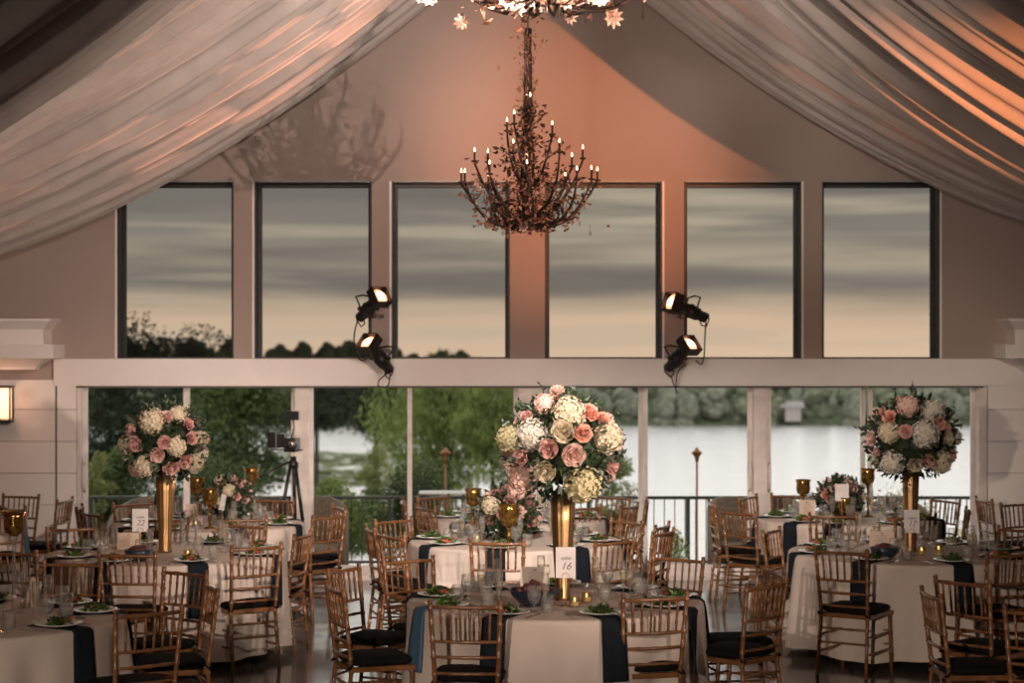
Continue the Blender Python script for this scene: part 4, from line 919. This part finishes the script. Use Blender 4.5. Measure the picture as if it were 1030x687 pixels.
# ------------------------------------------------------------------ tripod video camera and second tripod
def tripod(px, D, ztop, spread, label, m=M['black'], name='camera_tripod'):
    r = empty(name, (X(px, D), D, 0), 0, label, 'tripod')
    for a in (-PI / 2 + .75, -PI / 2 - .85, PI / 2):
        p1 = Vector((spread * math.cos(a), spread * math.sin(a), .012)); p0 = Vector((.03 * math.cos(a), .03 * math.sin(a), ztop))
        lg = MB(); lg.tube([p0, p0.lerp(p1, .45)], .018, 8); lg.tube([p0.lerp(p1, .42), p1], .013, 8); lg.build('leg', m, r, True); MB().sphere((p1.x, p1.y, .02), .02, 8, 6).build('foot', m, r)
    MB().lathe([(.001, ztop - .04), (.05, ztop - .04), (.05, ztop + .01), (.03, ztop + .03), (.03, ztop + .07), (.001, ztop + .07)], 14).build('tripod_head', m, r, True)
    return r
D = 19.25
r = tripod(295, D, Z(466, D), .30, 'black camera tripod standing between the left back table and the doors')
MB().tube([(0, 0, Z(462, D)), (-.16, -.12, Z(470, D)), (-.30, -.22, Z(478, D))], .010, 8).build('pan_handle', M['black'], r, True)
zc = Z(444, D); v = empty('video_camera', (X(293, D), D, zc), R_(-12), 'black video camera with a monitor and rails on the tripod', 'camera'); s = D / 2000
MB().box((-6 * s, -.06, -10 * s), (6 * s, .10, 4 * s)).build('camera_body', M['camskin'], v)
MB().lathe([(.001, 0), (.040, 0), (.045, .02), (.045, .09), (.040, .10), (.001, .085)], 20).build('lens', M['camskin'], v, True, (5 * s, -.06, -2 * s), (PI / 2, 0, .2))
MB().lathe([(.018, .0), (.026, .0), (.026, .012), (.018, .012)], 18).build('lens_ring', M['silver'], v, True, (5 * s, -.157, -2 * s), (PI / 2, 0, .2))
MB().box((-6 * s, -.02, 22 * s), (6 * s, .01, 31 * s)).build('monitor', M['camskin'], v, False, (2 * s, 0, 0)); MB().tube([(0, 0, 4 * s), (3 * s, 0, 14 * s), (2 * s, 0, 22 * s)], .008, 8).build('monitor_arm', M['silver'], v, True)
MB().box((-24 * s, -.03, -6 * s), (-16 * s, .03, 10 * s)).build('battery_plate', M['camskin'], v); MB().tube([(-24 * s, 0, -8 * s), (12 * s, 0, -8 * s)], .008, 8).build('rail_rod', M['silver'], v)
MB().box((-14 * s, -.04, -6 * s), (-6 * s, .04, 8 * s)).build('viewfinder', M['camskin'], v)
r = tripod(167, 19.2, Z(462, 19.2), .30, 'black tripod stand half hidden behind the left gold vase', name='light_stand')
MB().tube([(0, 0, Z(462, 19.2)), (0, 0, Z(430, 19.2))], .014, 8).build('pole', M['black'], r)

# ------------------------------------------------------------------ stage spotlights on the window posts
def spot(px, py, px2, py2, label, toward=.45, gobo_target=None, col=(1, .5, .3), e=120):
    """lens centre px,py ; tail px2,py2"""
    D = WY - .38; a = Vector((X(px, D), D - .0, Z(py, D))); b = Vector((X(px2, D), D, Z(py2, D))); L = (a - b).length
    a.y -= L * toward * .5; b.y += L * toward * .5; d = (a - b).normalized(); L = (a - b).length
    r = empty('stage_spotlight', tuple(b), 0, label, 'spotlight', 'stage spotlights on the window posts'); r.rotation_euler = d.to_track_quat('Z', 'Y').to_euler(); r.rotation_mode = 'XYZ'
    MB().lathe([(.001, -.01), (.045, -.01), (.052, .0), (.052, L * .18), (.066, L * .22), (.070, L * .38), (.074, L * .40), (.074, L * .44), (.060, L * .48), (.060, L * .78), (.070, L * .80)], 20).build('body', M['black'], r, True)
    q = MB(); w = .094
    q.add([(-w, -w, L * .80), (w, -w, L * .80), (w, w, L * .80), (-w, w, L * .80), (-w, -w, L + .02), (w, -w, L + .02), (w, w, L + .02), (-w, w, L + .02), (-w + .012, -w + .012, L + .02), (w - .012, -w + .012, L + .02), (w - .012, w - .012, L + .02), (-w + .012, w - .012, L + .02),
           (-w + .012, -w + .012, L * .84), (w - .012, -w + .012, L * .84), (w - .012, w - .012, L * .84), (-w + .012, w - .012, L * .84)],
          [(3, 2, 1, 0), (0, 1, 5, 4), (1, 2, 6, 5), (2, 3, 7, 6), (3, 0, 4, 7), (4, 5, 9, 8), (5, 6, 10, 9), (6, 7, 11, 10), (7, 4, 8, 11), (8, 9, 13, 12), (9, 10, 14, 13), (10, 11, 15, 14), (11, 8, 12, 15)]); q.build('gel_frame', M['black'], r)
    MB().lathe([(.001, L * .95 + .022), (.05, L * .95 + .016), (.082, L * .95), (.001, L * .95 - .004)], 20).build('lens', M['lens'], r, True)
    MB().lathe([(.001, L * .95 + .028), (.042, L * .95 + .024), (.048, L * .95 + .018)], 16).build('lens_core', M['lens_core'], r, True)
    MB().tube([(-.085, 0, L * .40), (-.10, .02, L * .42), (-.10, .14, L * .42), (0, .16, L * .42), (.10, .14, L * .42), (.10, .02, L * .42), (.085, 0, L * .40)], .009, 6).build('yoke', M['black'], r, True)
    MB().tube([(.075, 0, L * .41), (.125, 0, L * .41)], [.012, .02], 8).build('tilt_knob', M['black'], r); MB().tube([(-.075, 0, L * .41), (-.125, 0, L * .41)], [.012, .02], 8).build('tilt_knob', M['black'], r)
    MB().tube([(0, -.05, L * .1), (.01, -.085, L * .05), (.01, -.08, -.04), (0, 0, -.055), (0, .05, -.03), (0, .05, .02)], .007, 6).build('rear_handle', M['black'], r, True)
    if gobo_target: lamp('spotlight_beam', 'SPOT', tuple(a + d * .12), gobo_target, e, col, .02, 62, .6, gobo=7)
    return r
spot(384, 297, 361, 319, 'upper left stage spotlight, lens aimed up to the right', .75, (3.8, 14.5, 4.6), (1, .28, .09), 420)
spot(370, 343, 391, 372, 'lower left stage spotlight, lens aimed up to the left', .7)
spot(673, 303, 710, 319, 'upper right stage spotlight, lens aimed to the left', .55, (-3.9, 15.0, 4.3), (1, .40, .24), 2400)
spot(694, 345, 673, 370, 'lower right stage spotlight, lens aimed up to the right', .7)
def cable(pts, label):
    D = WY - .25; P = [(X(p[0], D), D - (.1 if 0 < i < len(pts) - 1 else 0), Z(p[1], D)) for i, p in enumerate(pts)]
    # smooth
    Q = []
    for i in range(len(P) - 1):
        p0, p1, p2, p3 = [Vector(P[max(0, min(len(P) - 1, i + q))]) for q in (-1, 0, 1, 2)]
        for s in range(6):
            t = s / 6; Q.append(.5 * ((2 * p1) + (p2 - p0) * t + (2 * p0 - 5 * p1 + 4 * p2 - p3) * t * t + (3 * p1 - p0 - 3 * p2 + p3) * t ** 3))
    Q.append(Vector(P[-1])); o = MB().tube(Q, .007, 6).build('power_cable', M['black'], None, True); tag(o, label, 'cable')
cable([(360, 320), (357, 338), (359, 355), (364, 362), (369, 360)], 'thin black cable hanging between the two left spotlights')
cable([(391, 374), (382, 382), (382, 388), (390, 388), (393, 378), (392, 372)], 'black cable looping below the lower left spotlight')
cable([(710, 322), (708, 340), (707, 360), (704, 366), (700, 362)], 'thin black cable hanging between the two right spotlights')
cable([(690, 366), (681, 374), (679, 390), (680, 394), (675, 378)], 'black cable dangling below the lower right spotlight')
for pxp, sy in ((384, 318), (391, 352), (684, 318), (682, 352)):
    o = MB().box((X(pxp, WY) - .02, WY - .36, Z(sy, WY) - .02), (X(pxp, WY) + .02, WY - .001, Z(sy, WY) + .02)).build('spotlight_bracket', M['black']); tag(o, 'black bracket holding the %s %s spotlight to the window post' % ('upper' if sy < 330 else 'lower', 'left' if pxp < 500 else 'right'), 'bracket')

# ------------------------------------------------------------------ chandeliers
def chandelier(cx, cy, ztop, zbot, rad, label, seed, arms, zring, ceil=6.6, rosettes=0, crystals=20, leaves=260):
    rng = random.Random(seed); r = empty('branch_chandelier', (cx, cy, zbot), 0, label, 'chandelier'); H = ztop - zbot
    MB().tube([(0, 0, H - .02), (0, 0, ceil - zbot)], .008, 6).build('hanging_rod', M['bronze'], r)
    st = MB()
    for k in range(5):
        a0 = k * 1.257; st.tube([((.022 + .05 * (1 - t / 14) ** 2) * math.cos(a0 + t * .55), (.022 + .05 * (1 - t / 14) ** 2) * math.sin(a0 + t * .55), .10 + (H - .10) * t / 14) for t in range(15)], .009, 5)
    st.build('twisted_stem', M['bronze'], r, True)
    lf = MB(); zr = zring - zbot
    def leafat(p, s=.05):
        d = Vector((rng.gauss(0, 1), rng.gauss(0, 1), rng.gauss(0, .8))).normalized(); lf.quad(p, d.orthogonal().normalized() * s * .55, d * s, s * .15)
    nA = 0
    for tier, (n, rr, zt, dz) in enumerate(arms):
        for k in range(n):
            a = 2 * PI * (k + .5 * tier + rng.uniform(-.15, .15)) / n + .3; q = rr * rng.uniform(.9, 1.05); zz = zt - zbot + rng.uniform(-.03, .03); z0 = max(.06, zz - dz)
            P = []
            for i in range(9):
                t = i / 8; P.append(Vector((q * t ** .8 * math.cos(a + .15 * math.sin(t * 3)), q * t ** .8 * math.sin(a + .15 * math.sin(t * 3)), z0 + (zz - z0) * (t ** 2.2) - .06 * math.sin(PI * t) * (tier == 0))))
            ar = MB(); ar.tube(P, [.014 - .006 * i / 8 for i in range(9)], 5)
            for b in range(3):                      # twigs
                p = P[2 + 2 * b]; d = Vector((rng.gauss(0, 1), rng.gauss(0, 1), rng.uniform(.2, 1.2))).normalized() * rng.uniform(.08, .16); ar.tube([p, p + d * .6, p + d + Vector((0, 0, .02))], [.005, .004, .002], 4)
                leafat(p + d); leafat(p + d * .7); leafat(p + d * .4)
            for i in range(1, 9):
                for _ in range(2): leafat(P[i] + Vector((rng.gauss(0, .03), rng.gauss(0, .03), rng.gauss(0, .03))), rng.uniform(.045, .075))
            A = ar.build('arm', M['bronze'], r, True); e = P[-1]
            MB().lathe([(.001, 0), (.022, .006), (.028, .018), (.010, .02), (.001, .02)], 10, tuple(e)).build('candle_cup', M['bronze'], A, True)
            MB().tube([e + Vector((0, 0, .018)), e + Vector((0, 0, .085))], .0085, 8).build('candle_sleeve', M['wax'] if False else M['bronze'], A)
            MB().lathe([(.001, .085), (.006, .090), (.0075, .098), (.005, .110), (.001, .122)], 8, tuple(e)).build('bulb', M['bulb'], A, True)
            nA += 1
    for k in range(leaves):                          # leaves along the stem and in the nest
        if rng.random() < .6: z = H * rng.random() ** .9; q = abs(rng.gauss(0, .055 + .20 * max(0, 1 - z / (H * .62))))
        else: z = rng.uniform(.02, zr); q = rng.uniform(.05, rad * .85)
        a = rng.uniform(0, 6.28); leafat(Vector((q * math.cos(a), q * math.sin(a), z)), rng.uniform(.03, .055))
    lf.build('leaves', M['rust'], r); lf = MB()
    for k in range(leaves // 2):
        z = H * .62 * rng.random(); q = rng.uniform(0, rad * (.35 + .65 * min(1, z / zr)) if z < zr else rad * .75 * max(.1, 1 - (z - zr) / (H * .5))); a = rng.uniform(0, 6.28); leafat(Vector((q * math.cos(a), q * math.sin(a), z)), rng.uniform(.035, .06))
    lf.build('dark_leaves', M['bronze'], r)
    sc = MB()
    for k in range(20):                              # scrolls curling under
        a = 2 * PI * k / 14; q = rad * rng.uniform(.45, .75); pts = []
        for i in range(11):
            t = i / 10 * 1.6 * PI; pts.append(((q * .45 + q * .42 * math.sin(t) * (1 - .3 * i / 10)) * math.cos(a), (q * .45 + q * .42 * math.sin(t) * (1 - .3 * i / 10)) * math.sin(a), .12 + .10 * math.cos(t) ))
        sc.tube(pts, .006, 5)
    for k in range(12):
        a = rng.uniform(0, 6.28); sc.tube([(.05 * math.cos(a), .05 * math.sin(a), .14), (.08 * math.cos(a), .08 * math.sin(a), .05), (rng.uniform(.05, .16) * math.cos(a), rng.uniform(.05, .16) * math.sin(a), -.02)], [.008, .006, .003], 5)
    sc.build('scrollwork', M['bronze'], r, True)
    me = MB().lathe([(.001, -.03), (.010, -.014), (.006, .008), (.001, .022)], 6).mesh('crystal', M['crystal'])
    for k in range(crystals):
        a = rng.uniform(0, 6.28); q = rng.uniform(.3, 1.02) * rad; o = bpy.data.objects.new('crystal', me); COL.objects.link(o); o.parent = r; o.location = (q * math.cos(a), q * math.sin(a), rng.uniform(-.02, zr * .7))
        MB().tube([(0, 0, .02), (0, 0, .07)], .0015, 4).build('crystal_wire', M['bronze'], o)
    if rosettes:
        rm = MB()
        for p in range(9):
            a = 2 * PI * p / 9
            for q_ in (1, .6): rm.quad((0, 0, .004), Vector((-math.sin(a), math.cos(a), 0)) * .022, Vector((math.cos(a), math.sin(a), .25)) * .045 * q_, .004)
        rme = rm.mesh('rosette', M['rosette'])
        for k in range(rosettes):
            a = rng.uniform(0, 6.28); q = rng.uniform(.15, 1.0) * rad; o = bpy.data.objects.new('rosette', rme); COL.objects.link(o); o.parent = r; o.location = (q * math.cos(a), q * math.sin(a), rng.uniform(0, zr))
            o.rotation_euler = (rng.uniform(1, 2.2), rng.uniform(-.6, .6), rng.uniform(-.8, .8)); o.scale = (rng.uniform(1.0, 1.4),) * 3
    return r
Dc = 15.5
chandelier(X(531, Dc), Dc, Z(28, Dc), Z(231, Dc), .53, 'bronze branch chandelier with rust leaves and lit candle bulbs hanging before the windows', 1,
           [(10, .55, Z(183, Dc), .32), (7, .43, Z(162, Dc), .44), (3, .22, Z(132, Dc), .40), (2, .12, Z(108, Dc), .30)], Z(178, Dc), rosettes=8, crystals=34, leaves=760)
Dn = 10.5
chandelier(X(548, Dn), Dn, Z(-160, Dn), Z(12, Dn), .72, 'nearer branch chandelier with pale rosettes cut off by the top of the frame', 2,
           [(10, .74, Z(-60, Dn), .30), (8, .6, Z(-80, Dn), .34)], Z(-50, Dn), rosettes=46, crystals=16, leaves=240)

for _o in C.objects:
    if _o.parent is None and 'label' in _o and len(_o['label'].replace(',', '').split()) > 16: print('LONG', _o['label'])
